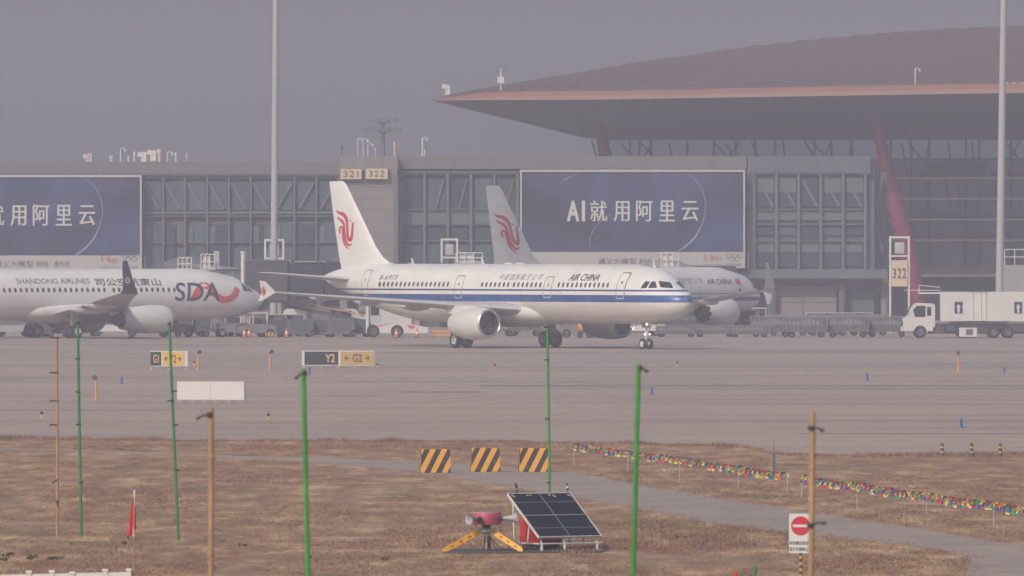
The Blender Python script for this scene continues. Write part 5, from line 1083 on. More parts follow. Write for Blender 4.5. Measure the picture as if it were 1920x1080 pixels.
# catering trucks
def catering(px, d, label, cab=True, flip=1):
    t = thing('catering_truck', label, 'truck', at(px, d)); k = d / S
    b = MB(); b.box((3.9, 0, .95), (9.2, 1.6, .35)); b.box((1.8, -.95, .62), (.9, .3, .5)); b.box((7.9, -.7, .78), (2.0, .9, .55)); b.box((2.7, -.75, .78), (.7, .7, .55)); b.box((4.2, -.6, .8), (.9, .9, .5)); b.box((5.0, .5, .6), (8, .2, .5)); b.box((5.2, -.95, .62), (1.3, .35, .6)); b.build('chassis', M_DARK, t)
    wheels4(t, (.35, 3.6, 6.0, 7.1), .98, .5, .38)
    z0, z1 = 1.32, 3.58
    b = MB(); b.prism([(1.9, -1.25, z0), (9.2, -1.25, z0), (9.2, -1.25, z1), (1.9, -1.25, z1)], (0, 2.5, 0)); b.build('box_body', M_TRUCKW, t)
    b = MB(); b.box((4.75, -1.29, z0 + 1.1), (1.35, .07, 2.15)); dr = b.build('side_door', M_WHITE, t)
    b = MB()
    for x in (4.45, 5.05): b.tube([(x, -1.34, z0 + .15), (x, -1.34, z0 + 2.1)], .03, 6)
    b.box((4.75, -1.34, z0 + 2.22), (1.4, .05, .1)); b.build('locking_bar', M_GREY, dr)
    for x in (3.3, 7.9):
        b = MB(); b.box((x, -1.265, z0 + 1.05), (.62, .02, .9)); pnl = b.build('blue_panel', mat('blue_panel', (0.012, .03, .10), .5), t)
        b = MB(); b.box((x, -1.279, z0 + .85), (.16, .006, .4)); b.prism([(x - .18, -1.279, z0 + 1.05), (x + .18, -1.279, z0 + 1.05), (x, -1.279, z0 + 1.35)], (0, .005, 0)); b.build('arrow_mark', M_WHITE, pnl)
    b = MB()
    for sx in (-1, 1):
        for y in (-.7, .7): b.tube([(4.8 + sx * 2.2, y, 1.14), (4.8 - sx * 2.2, y, 1.31)], .07, 6)
    b.build('scissor_lift', M_GREY, t)
    b = MB(); b.box((1.1, 0, z1 - .1), (1.7, 2.3, .12)); b.build('front_platform', M_LGREY, t)
    b = MB()
    for y in (-1.1, 1.1): b.tube([(.3, y, z1), (.3, y, z1 + .5), (1.9, y, z1 + .35)], .035, 6)
    b.tube([(-.9, -1.1, z1 + .12), (1.9, -1.1, z1 + .12)], .03, 6); b.build('platform_rail', M_LGREY, t)
    if cab:
        pr = [(-.95, .55), (1.5, .55), (1.5, 2.55), (1.3, 2.68), (.05, 2.72), (-.35, 2.45), (-.75, 1.65), (-.98, 1.55)]
        b = MB(); b.prism([(x, -1.1, z) for x, z in pr], (0, 2.2, 0)); c = b.build('cab', M_TRUCKW, t)
        b = MB(); b.prism([(-.05, -1.115, 1.65), (.75, -1.115, 1.65), (.75, -1.115, 2.5), (.1, -1.115, 2.5), (-.2, -1.115, 2.2)], (0, .01, 0)); b.build('door_window', M_GLASS, c)
        b = MB(); b.prism([(.88, -1.115, 1.75), (1.2, -1.115, 1.75), (1.2, -1.115, 2.42), (.88, -1.115, 2.42)], (0, .01, 0)); b.build('rear_window', M_GLASS, c)
        b = MB(); b.add([(-.76, -1.0, 1.70), (-.76, 1.0, 1.70), (-.40, 1.0, 2.42), (-.40, -1.0, 2.42)], [(0, 1, 2, 3)]); b.build('windscreen', M_GLASS, c)
        b = MB(); b.box((-1.02, 0, 1.15), (.06, 1.9, .18)); b.build('grille', M_DARK, c); b = MB(); b.box((-1.06, 0, .72), (.14, 2.2, .3)); b.build('bumper', M_WHITE, c)
        for y in (-.8, -.25, .3, .8): b = MB(); b.box((-1.14, y, .72), (.02, .3, .14)); b.build('headlight', M_DGREY, c)
        b = MB(); b.tube([(-.3, -1.12, 2.5), (-.75, -1.35, 2.4)], .03, 5); b.box((-.78, -1.38, 2.25), (.06, .2, .4)); b.build('mirror', M_DARK, c)
    return t
catering(1716, 1000, 'white high-lift catering truck with dark-windowed cab beside the right bridge')
t2 = thing('hydrant_cabinet', 'white ground power cabinet under the catering truck', 'cabinet', at(1815, 997)); b = MB(); b.box((0, 0, .48), (1.35, .7, .7)); b.build('case', M_TRUCKW, t2); b = MB(); b.box((.1, -.36, .5), (.55, .03, .45)); b.build('grille', M_DGREY, t2); b = MB(); b.box((0, 0, .07), (1.2, .6, .1)); b.build('skid', M_DARK, t2)

# ------------------------------------------------------------------ taxiway signs and lights
M_FACEY = mat('yellow_sign_face', (0.66, 0.42, 0.10), .5, vary=.04); M_FACEY2 = mat('dull_yellow_sign_face', (0.46, 0.31, 0.11), .5, vary=.04); M_FACEB = mat('black_sign_face', (0.015, 0.028, 0.05), .45, vary=.1); M_SGY = mat('sign_yellow_print', (0.72, 0.50, 0.16), .5)
def taxi_sign(px0, px1, py0, py1, py_g, label, faces, side, yaw=0.0):
    d = gd(py_g); k = d / S; w = (px1 - px0) * k; h_ = (py1 - py0) * k; zl = (py_g - py1) * k; c = (px0 + px1) / 2
    t = thing('taxiway_sign', label, 'taxiway sign', at(c, d), yaw)
    b = MB(); b.box((0, .16, zl + h_ / 2), (w, .32, h_)); b.build('housing', M_WHITE, t)
    for a, e, m, txt in faces:
        x0 = (a - c) * k; x1 = (e - c) * k; b = MB(); b.box(((x0 + x1) / 2, -.012, zl + h_ / 2), (x1 - x0, .02, h_ * .88)); f = b.build('sign_face', m, t)
        for body, u0, u1, mm in txt:
            xa = (u0 - c) * k; xb = (u1 - c) * k; b = MB()
            if body in '<>':
                sg = -1 if body == '<' else 1; xm = (xa + xb) / 2; zc = zl + h_ * .5; aw = (xb - xa) / 2; th = h_ * .035
                b.prism([(xm - aw, -.026, zc - th), (xm + aw, -.026, zc - th), (xm + aw, -.026, zc + th), (xm - aw, -.026, zc + th)], (0, .003, 0))
                for s2 in (-1, 1): b.prism([(xm + sg * aw, -.03, zc - th), (xm + sg * aw, -.03, zc + th), (xm + sg * (aw - h_ * .15), -.03, zc + s2 * h_ * .17 + th), (xm + sg * (aw - h_ * .15), -.03, zc + s2 * h_ * .17 - th)], (0, .003, 0))
                b.build('arrow', mm, f)
            else:
                add_text(b, body, flat((xa, -.03, zl + h_ * .23), (xb - xa, 0, 0), (0, 0, h_ * .54)), bold=.012); b.build('letters', mm, f, recalc=False)
    n = max(3, int(w / .8))
    for i in range(n):
        x = -w / 2 + .12 + (w - .24) * i / (n - 1); b = MB(); b.tube([(x, .16, 0), (x, .16, zl)], .035, 8); b.lathe([(0, .1), (.03, .1), (.04, .04)], (x, .16, 0), (0, 0, 1), 10); b.build('leg', M_LGREY, t)
    return t
taxi_sign(281, 352, 658, 687, 692, 'taxiway sign reading G1 on black and Y2 with two arrows on yellow', [(281.6, 302, M_FACEB, [('G1', 287.5, 297.5, M_SGY)]), (304.5, 345.5, M_FACEY, [('<', 308.5, 315.5, M_FACEB), ('Y2', 318.5, 330.5, M_FACEB), ('>', 332.5, 339.5, M_FACEB)])], True)
taxi_sign(566, 702, 657.5, 685.5, 690, 'long taxiway sign, Y2 on black beside G2 with arrows on dull yellow', [(571, 634, M_FACEB, [('Y2', 610, 628, M_SGY)]), (638.5, 701, M_FACEY2, [('<', 646, 655, M_FACEB), ('G2', 661, 679, M_FACEB), ('>', 684, 693, M_FACEB)])], True)
d = gd(754); k = d / S; t = thing('sign_back', 'blank white back of a two-panel taxiway sign on short legs', 'taxiway sign', at(394, d), R(-9)); w = 127 * k; zl = .10
for sx in (-1, 1): b = MB(); b.box((sx * w / 4, .15, zl + .43), (w / 2 - .012, .3, .84)); b.build('panel', M_WHITE, t)
b = MB(); b.box((0, .16, zl + .43), (.011, .29, .83)); b.build('joint', M_DGREY, t)
b = MB(); b.box((w / 2 + .02, .15, zl + .43), (.04, .32, .87)); b.build('end_cap', M_LGREY, t)
for i in range(6):
    x = -w / 2 + .12 + (w - .24) * i / 5; b = MB(); b.tube([(x, .1, 0), (x, .1, zl)], .035, 8); b.box((x, .1, .02), (.2, .2, .03)); b.build('leg', M_GREY, t)

def light_post(px, py0, py1, label, lamp_dx):
    d = gd(py1); h_ = (py1 - py0) * d / S; t = thing('approach_light', label, 'light post', at(px, d)); b = MB(); b.tube([(0, 0, 0), (0, 0, h_ * .82)], [.07, .055], 10); b.lathe([(0, .2), (.03, .2), (.04, .08)], (0, 0, 0), (0, 0, 1), 12); b.build('post', mat('orange_post', (.58, .27, .12), .6), t, smooth=True)
    b = MB(); b.box((0, 0, h_ * .85), (.1, .1, .1)); b.lathe([(-.12, .03), (-.08, .09), (.02, .115), (.06, .115), (.065, .0)], (lamp_dx, 0, h_ * .92), (lamp_dx * 3, -1, .1), 14); b.tube([(0, 0, h_ * .84), (lamp_dx, .1, h_ * .9)], .03, 6); b.build('lamp', M_DARK, t, smooth=True)
light_post(371, 657, 693, 'orange light post with dark lamp right of the G1 sign', .1); light_post(506, 656, 693.5, 'orange light post with dark lamp between the two lettered signs', .1)
light_post(180, 704, 750, 'orange light post with dark lamp beside the left green pole', -.06); light_post(1797, 659, 698, 'orange light post with dark lamp near the right edge', -.02)
def marker(px, py0, py1, label):
    d = gd(py1); h_ = (py1 - py0) * d / S; t = thing('edge_marker', label, 'taxiway marker', at(px, d), 0, 'blue taxiway edge markers'); b = MB(); b.tube([(0, 0, .03), (0, 0, h_)], .055, 10); b.build('tube', M_BLUE, t, smooth=True); b = MB(); b.lathe([(0, .14), (.03, .13), (.04, .05)], (0, 0, 0), (0, 0, 1), 12); b.build('foot', M_DGREY, t, smooth=True)
    b = MB(); b.tube([(0, 0, h_ * .55), (0, 0, h_ * .72)], .058, 10); b.build('band', M_BLUE, t)
for px, a, e, lb in ((228, 706, 720, 'blue edge marker left of the blank white sign'), (580.5, 689, 703, 'blue edge marker beside the top of the left thick green pole'), (1626.5, 700, 713.5, 'blue edge marker on the taxiway right of the plane nose'), (1222, 725, 740, 'blue edge marker just right of the right thick green pole'), (1802.5, 785, 802, 'large blue edge marker above the striped bollards'), (1883, 689, 698, 'tiny blue edge marker at the far right')): marker(px, a, e, lb)
def inset_lamp(px, py, label):
    d = gd(py); t = thing('taxiway_lamp', label, 'taxiway lamp', at(px, d)); b = MB(); b.tube([(0, 0, 0), (0, 0, .18)], .04, 8); b.build('stem', M_YEL, t); b = MB(); b.lathe([(0, .04), (.03, .065), (.08, .065), (.12, .03), (.125, 0)], (0, 0, .16), (0, 0, 1), 12); b.build('lens', M_NAVY, t, smooth=True)
for px, py, lb in ((78, 784, 'small taxiway lamp left of the bamboo pole'), (503, 787.5, 'small taxiway lamp by the faint yellow line'), (364, 686, 'small dark lamp at the foot of the G1 sign'), (708, 690, 'small dark lamp right of the G2 arrows'), (928, 692, 'small dark lamp below the front plane engine'), (1270, 687, 'small dark lamp right of the front plane nose wheel')): inset_lamp(px, py, lb)

# ------------------------------------------------------------------ the foreground field
def striped_material(name, c1, c2, axis, period, duty=0.5, slant=0.0):
    m = bpy.data.materials.new(name); m.use_nodes = True; nt = m.node_tree; b = nt.nodes['Principled BSDF']; tc = nt.nodes.new('ShaderNodeTexCoord'); sp = nt.nodes.new('ShaderNodeSeparateXYZ'); nt.links.new(tc.outputs['Object'], sp.inputs[0])
    def M(op, a, v):
        n = nt.nodes.new('ShaderNodeMath'); n.operation = op
        for i, q in enumerate((a, v)):
            if isinstance(q, (int, float)): n.inputs[i].default_value = q
            else: nt.links.new(q, n.inputs[i])
        return n.outputs[0]
    u = sp.outputs[axis]
    if slant: u = M('ADD', M('SUBTRACT', sp.outputs['X'], M('MULTIPLY', sp.outputs['Z'], slant)), M('MULTIPLY', sp.outputs['Y'], .6))
    f = M('GREATER_THAN', M('FRACT', M('DIVIDE', M('ADD', u, 50 * period), period), 0), duty)
    nz = noise_node(nt, mapping(nt, tc.outputs['Object'], (6, 6, 6)), 1.0, 5, .7)
    c = mix(nt, f, c1, c2); c = mix(nt, ramp(nt, [(.55, (0, 0, 0)), (.75, (.5, .5, .5))], nz.outputs['Fac']).outputs[0], c, (.22, .17, .13))
    nt.links.new(c, b.inputs['Base Color']); b.inputs['Roughness'].default_value = .75; return m
# striped concrete blocks on the service road
M_BARR = striped_material('black_yellow_diagonal_paint', (0.70, 0.34, 0.04), (0.035, 0.036, 0.045), 'X', .37, .5, .52)
for i, (px0, px1, py0, py1, rz, lb) in enumerate(((788, 843, 842, 886, .10, 'black and yellow striped concrete block on the service road, left of three'), (883, 937, 840, 884.5, .05, 'black and yellow striped concrete block on the service road, middle of three'), (973, 1027, 840, 884.5, .07, 'black and yellow striped concrete block beside the thin green pole, right of three'))):
    d = gd(py1); k = d / S; w = (px1 - px0) * k; h_ = (py1 - py0) * k; t = thing('striped_block', lb, 'concrete barrier', at((px0 + px1) / 2, d), rz, 'striped concrete blocks across the service road')
    b = MB(); dp = .30
    b.loft([[(x * w / 2 * s_, y * dp * s_, z * h_) for x, y in ((-1, -1), (1, -1), (1, 1), (-1, 1))] for z, s_ in ((0, 1.0), (.02, 1.02), (.96, .965), (1.0, .93))])
    o = b.build('block', M_BARR, t); b = MB()
    for x in (-.3, .3): b.tube([(x * w, 0, h_ * .98), (x * w, 0, h_ + .05), (x * w + .08, 0, h_ + .05), (x * w + .08, 0, h_ * .98)], .012, 6)
    b.build('lifting_eye', M_DGREY, t)
# striped bollards
M_BOLL = striped_material('black_yellow_rings', (0.045, 0.045, 0.05), (0.62, 0.33, 0.05), 'Z', .17, .6)
for px, lb in ((1766.5, 'black and yellow ringed bollard, left of three at the grass edge'), (1822, 'black and yellow ringed bollard, middle of three at the grass edge'), (1875.5, 'black and yellow ringed bollard, right of three at the grass edge')):
    d = gd(855); h_ = 24 * d / S; t = thing('ringed_bollard', lb, 'bollard', at(px, d), 0, 'ringed bollards at the grass edge'); b = MB(); b.lathe([(-.1, .06), (h_ * .9, .06), (h_ * .97, .045), (h_, .0)], (0, 0, 0), (0, 0, 1), 14); b.build('post', M_BOLL, t, smooth=True)
    b = MB(); b.lathe([(0, .12), (.03, .12), (.04, .06)], (0, 0, 0), (0, 0, 1), 14); b.build('foot', M_DGREY, t)
# dark pointed stake
d = gd(885); k = d / S; t = thing('pointed_stake', 'dark grey spear-shaped stake standing behind the pinwheel row', 'stake', at(1451, d)); h_ = 57 * k
b = MB(); b.loft([[(x, y, z * h_) for x, y in ((-w, -.02), (w, -.02), (w, .02), (-w, .02))] for z, w in ((-.02, .045), (.25, .06), (.62, .05), (.66, .012), (1.0, .008))]); b.build('blade', M_DGREY, t); b = MB(); b.box((-.055, 0, h_ * .3), (.025, .04, h_ * .5)); b.build('edge_strip', M_LGREY, t)

# poles
M_GPOLE = mat('green_pole_paint', (0.035, 0.25, 0.04), .5, vary=.3, scale=3); M_GPOLE2 = mat('green_pole_dull', (0.03, 0.19, 0.06), .55, vary=.3, scale=3)
M_BAMB = mat('bamboo_skin', (0.35, 0.222, 0.128), .6, vary=.30, scale=3, stretch=(6, 6, .8)); M_BAMB2 = mat('bamboo_weathered', (0.36, 0.20, 0.115), .65, vary=.25, scale=2, stretch=(6, 6, .8)); M_WIRE = mat('dark_wire', (0.05, .045, .045), .7)
def pole(px_b, py_b, px_t, py_t, d, wpx, m, label, name='net_pole', nodes=0, ties=(), cat='pole'):
    k = d / S; base = Vector(((px_b - 960) * k, d, H - (py_b - HZ) * k)); top = W(px_t, py_t, d); dirv = (top - base) / max(top.z - base.z, 1e-6); base0 = base - dirv * max(base.z, 0); base0 = Vector((base0.x, d, 0)) if base.z > 0 else Vector((base.x, d, 0))
    t = thing(name, label, cat, base0); hh = top.z; rel = top - base0; r = wpx * k / 2; n = 14; pts = []; rs = []
    for i in range(n + 1):
        q = i / n; wob = Vector((math.sin(q * 5 + px_b) * .012, math.cos(q * 4 + px_b) * .012, 0)) * (1 if nodes else .4) * hh / 6
        pts.append(rel * q + wob); rs.append(r * (1.06 - .12 * q))
    b = MB(); b.tube(pts, rs, 14); b.build('shaft', m, t, smooth=True)
    for i in range(nodes):
        q = (i + .5) / nodes; j = q * n; a = int(j); p_ = pts[a].lerp(pts[min(a + 1, n)], j - a); b = MB(); b.lathe([(-.02, r * 1.0), (-.008, r * 1.16), (.008, r * 1.16), (.02, r * 1.0)], p_, rel, 12); b.build('node_ring', M_BAMB2, t, smooth=True)
    for (py, dx, w) in ties:
        z = H - (py - HZ) * k; q = z / hh; p_ = rel * q; b = MB(); b.lathe([(-.022, r * 1.02), (-.022, r * 1.12), (.022, r * 1.12), (.022, r * 1.02)], p_, rel, 12); e = p_ + Vector((dx * k, -r, w * k)); b.tube([p_ + Vector((0, -r, 0)), p_.lerp(e, .6) + Vector((0, 0, .012)), e], .007 * d / 100 if d > 150 else .011, 6)
        if d < 150: b.lathe([(-.02, .006), (0, .016), (.02, .006)], e, (1, 0, .3), 8)
        b.build('wire_tie', M_WIRE, t, smooth=True)
    return t
pole(107, 1005, 107, 630, gd(1005), 5.5, M_BAMB2, 'tall thin bamboo pole leftmost in the field', nodes=9, ties=((634, -10, 1), (699, -14, 0), (752, -14, 0), (797, -14, 0), (900, -9, -6), (940, 2, -8)))
pole(152, 1006, 146, 603, gd(1006), 5.5, M_GPOLE2, 'tall thin green pole right beside the leftmost bamboo', ties=((606, -2, 1), (673, -6, 0), (735, -6, 0), (796, -6, 0), (905, 6, 0)))
pole(334, 1013, 317.5, 605, gd(1013), 5.5, M_GPOLE2, 'tall thin green pole leaning left in front of the G1 sign', ties=((607, 2, 1), (734, 9, 0), (752, -9, 0), (797, 8, 0), (880, 8, -3)))
pole(1030.5, 925, 1026.5, 608, gd(925), 5.0, M_GPOLE, 'thin green pole standing right of the three striped blocks', ties=((612, -8, -4), (675, -6, 0), (786, -7, 0), (905, -5, 0)))
DN = 112.0
pole(393, 1085, 393.5, 764, DN, 11, M_BAMB, 'thick blurred bamboo pole near the camera at left', nodes=7, ties=((778, -22, -6),))
pole(578, 1085, 570, 693, DN, 9.6, M_GPOLE, 'thick bright green pole near the camera, left of two', ties=((700, -14, -8),))
pole(1187, 1085, 1198.5, 683, DN + 1, 9.6, M_GPOLE, 'thick bright green pole near the camera, right of two', ties=((690, 14, -6),))
pole(1518, 1085, 1522, 773, DN + 2, 11.5, M_BAMB, 'thick blurred bamboo pole near the camera in front of the road sign', nodes=6, ties=((803, 20, -4), (985, 26, 4)))
pole(1415, 1090, 1415.5, 1061, 230, 7, M_GPOLE2, 'green pole tip at the bottom edge left of the road sign')
t = thing('marker_rod', 'red and white rod tip at the bottom edge near the green pole tip', 'rod', at(1379, 250)); zt = W(0, 1073, 250).z; b = MB(); b.tube([(0, 0, 0), (0, 0, zt - .09)], .035, 10); b.build('shaft', M_WHITE, t, smooth=True); b = MB(); b.tube([(0, 0, zt - .09), (0, 0, zt - .01), (0, 0, zt)], [.038, .038, .02], 10); b.build('cap', M_RED, t, smooth=True)

# red flag
d = gd(1070); k = d / S; t = thing('flag_on_cane', 'small red flag hanging from a thin white-topped cane', 'flag', at(250, d)); h_ = 152 * k
b = MB(); b.tube([(0, 0, 0), (.01, 0, h_ * .45)], .014, 8); b.build('cane', M_BAMB, t, smooth=True); b = MB(); b.tube([(.01, 0, h_ * .42), (.025, 0, h_)], .022, 8); b.build('white_sleeve', M_WHITE, t, smooth=True)
b = MB(); rows = []
for i in range(11):
    q = i / 10; z = h_ * (.92 - .48 * q); wv = .02 + .13 * q ** .85; rows.append([(.015 - wv * u, -.02 - .035 * math.sin(u * 7 + q * 3) * (.3 + q), z - .03 * u - (.0 if i < 10 else .05 * u * math.sin(u * 6))) for u in [j / 8 for j in range(9)]])
b.loft(rows, 0, False, False); b.build('flag_cloth', mat('flag_red', (.66, .045, .04), .7, vary=.12, scale=6), t, smooth=True, recalc=False)
b = MB(); b.prism([(.02, .02, h_ * .82), (.06, .02, h_ * .78), (.055, .02, h_ * .64), (.07, .02, h_ * .52), (.02, .02, h_ * .5)], (0, .01, 0)); b.build('flag_fold', mat('flag_dark_red', (.25, .03, .03), .8), t)
b = MB(); b.prism([(-.14, -.03, h_ * .44), (-.09, -.03, h_ * .43), (-.11, -.03, h_ * .38), (-.13, -.03, h_ * .375)], (0, .012, 0)); b.build('tattered_corner', mat('flag_brown', (.18, .04, .03), .8), t)

# no-entry sign
d = 268.0; k = d / S; t = thing('no_entry_sign', 'white board with red no-entry disc and two lines of Chinese on a striped post', 'road sign', at(1501.5, d), R(-4)); zt = W(0, 963, d).z; zb = W(0, 1037, d).z; w = 44 * k; hs = zt - zb
b = MB(); pr = []
for cx, cz, a0 in ((w / 2 - .02, zt - .02, 0), (-w / 2 + .02, zt - .02, 90), (-w / 2 + .02, zb + .02, 180), (w / 2 - .02, zb + .02, 270)):
    for q in range(5): a = R(a0 + q * 22.5); pr.append((cx + .02 * math.cos(a), -.05, cz + .02 * math.sin(a)))
b.prism(pr, (0, .025, 0)); b.build('board', mat('sign_board_white', (.60, .60, .60), .45, vary=.05, scale=4), t)
b = MB(); b.prism([(x * 1.01, -.045, zb + (z - zb) * 1.0) for x, _, z in pr], (0, .03, 0)); o = b.build('board_edge', M_DGREY, t); o.scale = (1.03, 1, 1.0); o.location = (0, .006, 0)
cz = zt - .265 * hs - .12 * hs + .02; rd = 18 * k; cz = W(0, 986, d).z
b = MB(); b.prism([(rd * math.cos(2 * math.pi * q / 40), -.056, cz + rd * math.sin(2 * math.pi * q / 40)) for q in range(40)], (0, .004, 0)); dd = b.build('red_disc', mat('sign_red', (.50, .02, .045), .45, vary=.05), t)
b = MB(); b.box((0, -.0585, cz), (rd * 1.62, .003, rd * .27)); b.build('white_bar', M_WHITE, dd)
for body, py in (('除鸟情巡视车外', 1022), ('其它车辆禁止入', 1033.3)):
    b = MB(); z = W(0, py, d).z; add_text(b, body, flat((-w * .475, -.054, z), (w * .93, 0, 0), (0, 0, 7.6 * k)), bold=.012); b.build('lettering', M_SIGNB, t, recalc=False)
b = MB(); b.tube([(0, 0, -.05), (0, 0, zt - .05)], .032, 14); b.build('post', striped_material('black_yellow_post', (0.04, .04, .045), (.62, .36, .04), 'Z', 11.6 * k, .5), t, smooth=True)
for z in (zb + .15, zt - .15): b = MB(); b.box((0, -.02, z), (.12, .05, .03)); b.build('clamp', M_GREY, t)

# pinwheel rows
PW = [mat('vane_green', (.02, .26, .13), .5, vary=.1), mat('vane_yellow', (.72, .55, .13), .5, vary=.1), mat('vane_red', (.58, .03, .04), .5, vary=.1), mat('vane_blue', (.03, .075, .36), .5, vary=.1)]
def pinwheel_mesh(order, ph):
    b = MB()
    for q in range(4):
        a0 = ph + q * math.pi / 2; c = Vector((math.cos(a0) * .066, 0, math.sin(a0) * .066)); pts = []
        n = 9; O, I = [], []
        for i in range(n):
            a = a0 - 1.9 + 3.8 * i / (n - 1); O.append(c + Vector((math.cos(a) * .066, -.03 + .015 * math.sin(i), math.sin(a) * .066))); I.append(c + Vector((math.cos(a) * .026, .008, math.sin(a) * .026)))
        O2 = [p + Vector((0, .012, 0)) for p in O]; I2 = [p + Vector((0, .012, 0)) for p in I]
        fs = []
        for i in range(n - 1): fs += [(i, i + 1, n + i + 1, n + i), (2 * n + i, 3 * n + i, 3 * n + i + 1, 2 * n + i + 1), (i, 2 * n + i, 2 * n + i + 1, i + 1), (n + i, n + i + 1, 3 * n + i + 1, 3 * n + i)]
        b.add(O + I + O2 + I2, fs, order[q])
    b.lathe([(-.05, .01), (-.045, .018), (.03, .018), (.035, .006)], (0, 0, 0), (0, 1, 0), 8, 1); return b
pw_protos = []
rp = random.Random(3)
for i in range(8):
    od = [0, 1, 2, 3]; rp.shuffle(od); o = pinwheel_mesh(od, rp.random() * 1.57).build('pinwheel', PW); pw_protos.append(o)
def pin_row(stakes, run):
    P = []
    for px, yt, yb in stakes: dd_ = gd(yb); P.append(Vector(((px - 960) * dd_ / S, dd_, H - (yt - HZ) * dd_ / S)))
    names = ['first', 'second', 'third', 'fourth', 'fifth', 'sixth', 'seventh']
    for i, p in enumerate(P):
        if i == len(P) - 1 and run == 'right': continue
        tt = thing('stake', 'thin pale stake holding the %s pinwheel row, %s from its left end' % (run, names[i]), 'stake', (p.x, p.y, 0), 0, 'stakes of the pinwheel rows'); b = MB(); b.tube([(0, 0, -.05), (.01, 0, p.z)], .010, 8); b.build('rod', M_GREY, tt, smooth=True); b = MB(); b.tube([(.01, 0, p.z - .02), (.01, 0, p.z + .03)], .02, 8); b.build('clip', M_WHITE, tt)
    pts = []
    for i in range(len(P) - 1):
        a, e = P[i], P[i + 1]; L = (e - a).length; n = max(1, round(abs(stakes[i + 1][0] - stakes[i][0]) / 8.6))
        for j in range(n):
            q = (j + .5) / n; c = a.lerp(e, q) - Vector((0, 0, .045 * math.sin(math.pi * q))) + Vector((rp.gauss(0, .008), 0, rp.gauss(0, .006))); pts.append(c)
            src = rp.choice(pw_protos)
            if not src.get('label'): o = src
            else: o = src.copy(); COL.objects.link(o)
            o.location = c; o.rotation_euler = (rp.gauss(0, .1), rp.random() * 6.28, rp.gauss(0, .18)); s_ = .95 + .15 * rp.random(); o.scale = (s_, s_, s_)
            tag(o, 'pinwheel of four coloured vanes on the %s row, between its %s and %s stakes' % (run, names[i], names[i + 1]) if not (run == 'right' and i == len(P) - 2) else 'pinwheel of four coloured vanes past the last visible stake of the right row', 'pinwheel', 'pinwheels on the %s row, span %d' % (run, i + 1))
    tag(MB().tube([tuple(p) for p in pts], .006, 5).build('pinwheel_string', M_WIRE), 'thin dark string carrying the %s row of pinwheels' % run, 'string')
pin_row([(1076, 837, 873), (1177, 850, 884), (1274, 862.5, 903), (1384, 880, 918), (1476, 893, 925)], 'left')
pin_row([(1503, 897, 932), (1607, 912, 955), (1737, 931, 963), (1863, 948, 988), (1985, 967, 1016)], 'right')
for o in pw_protos:
    if not o.get('label'): bpy.data.objects.remove(o)

# white railing at the bottom left
d = 240.0; k = d / S; t = thing('white_railing', 'low white railing with square post caps in the bottom left corner', 'railing', (0, d, 0)); pts_ = [(-60, 1079), (242, 1072.5)]
zr = lambda px: W(px, 1079 + (px + 60) / 302 * -6.5, d).z
b = MB(); b.prism([W(-60, 0, d) * 1 + Vector((0, -d, 0)) if False else Vector(((-60 - 960) * k, 0, zr(-60))), Vector(((242 - 960) * k, 0, zr(242))), Vector(((242 - 960) * k, 0, zr(242) - .11)), Vector(((-60 - 960) * k, 0, zr(-60) - .11))], (0, .05, 0)); b.build('top_rail', M_WHITE, t)
b = MB(); b.prism([Vector(((-60 - 960) * k, .01, zr(-60) - .55)), Vector(((242 - 960) * k, .01, zr(242) - .55)), Vector(((242 - 960) * k, .01, zr(242) - .64)), Vector(((-60 - 960) * k, .01, zr(-60) - .64))], (0, .03, 0)); b.build('lower_rail', M_WHITE, t)
for px in (54, 97, 135, 197, 241):
    x = (px - 960) * k; ex = .025 if px != 135 else -.01; b = MB(); b.box((x, .03, (zr(px) + ex) / 2), (.085, .11, zr(px) + ex)); po = b.build('post', M_WHITE, t); b = MB(); b.box((x, .03, zr(px) + ex + .02), (.115, .14, .04), taper=.9); b.build('cap', M_WHITE, po)

# ------------------------------------------------------------------ bird-scaring set: cannon, red box, solar panel, two birds, ground sheet with painted shade
M_PV = mat('solar_cell', (0.012, 0.016, 0.028), .4, vary=.15, scale=2); M_PVL = mat('panel_line', (.30, .31, .33), .4, vary=.05); M_TUBE = mat('white_tube', (.62, .61, .60), .45, vary=.06); M_PINK = mat('pink_drum', (.52, .085, .135), .5, vary=.1, scale=2, alt=(.46, .07, .16)); M_HORN = mat('horn_grey', (.36, .37, .37), .45, vary=.08); M_BOXR = mat('box_red', (.60, .04, .03), .45, vary=.08)
d = gd(1031); k = d / S; base = at(985, d); PH = R(40)
t = thing('solar_panel', 'dark solar panel tilted on a white tube frame in the dry grass', 'solar panel', base, 0); e1 = Vector((math.cos(PH), math.sin(PH), 0)); dn = Vector((math.sin(PH), -math.cos(PH), 0))
TL = W(953, 926.5, d) - base; wd_ = 116 * k / math.cos(PH); run = 58 * k / math.sin(PH); drop = (1005 - 926.5) * k
sl = dn * run - Vector((0, 0, drop)); nn = e1.cross(sl).normalized(); nn = nn if nn.z > 0 else -nn
Pn = lambda u, v, o_=0.0: TL + e1 * wd_ * u + sl * v + nn * o_
def slab(b, u0, u1, v0, v1, o0, o1, mi=0): b.loft([[Pn(u0, v0, o), Pn(u1, v0, o), Pn(u1, v1, o), Pn(u0, v1, o)] for o in (o0, o1)], mi)
b = MB(); slab(b, 0, 1, 0, 1, -.04, 0); b.build('panel_body', M_PV, t)
b = MB(); [slab(b, *q, -.045, .012) for q in ((-.012, 0, -.012, 1.012), (1, 1.012, -.012, 1.012), (0, 1, -.012, 0), (0, 1, 1, 1.012))]; b.build('panel_frame', M_LGREY, t)
b = MB(); [slab(b, *q, .001, .004) for q in ((.496, .504, 0, 1), (0, 1, .196, .202), (0, 1, .493, .507), (0, 1, .796, .802))]; b.build('panel_lines', M_PVL, t)
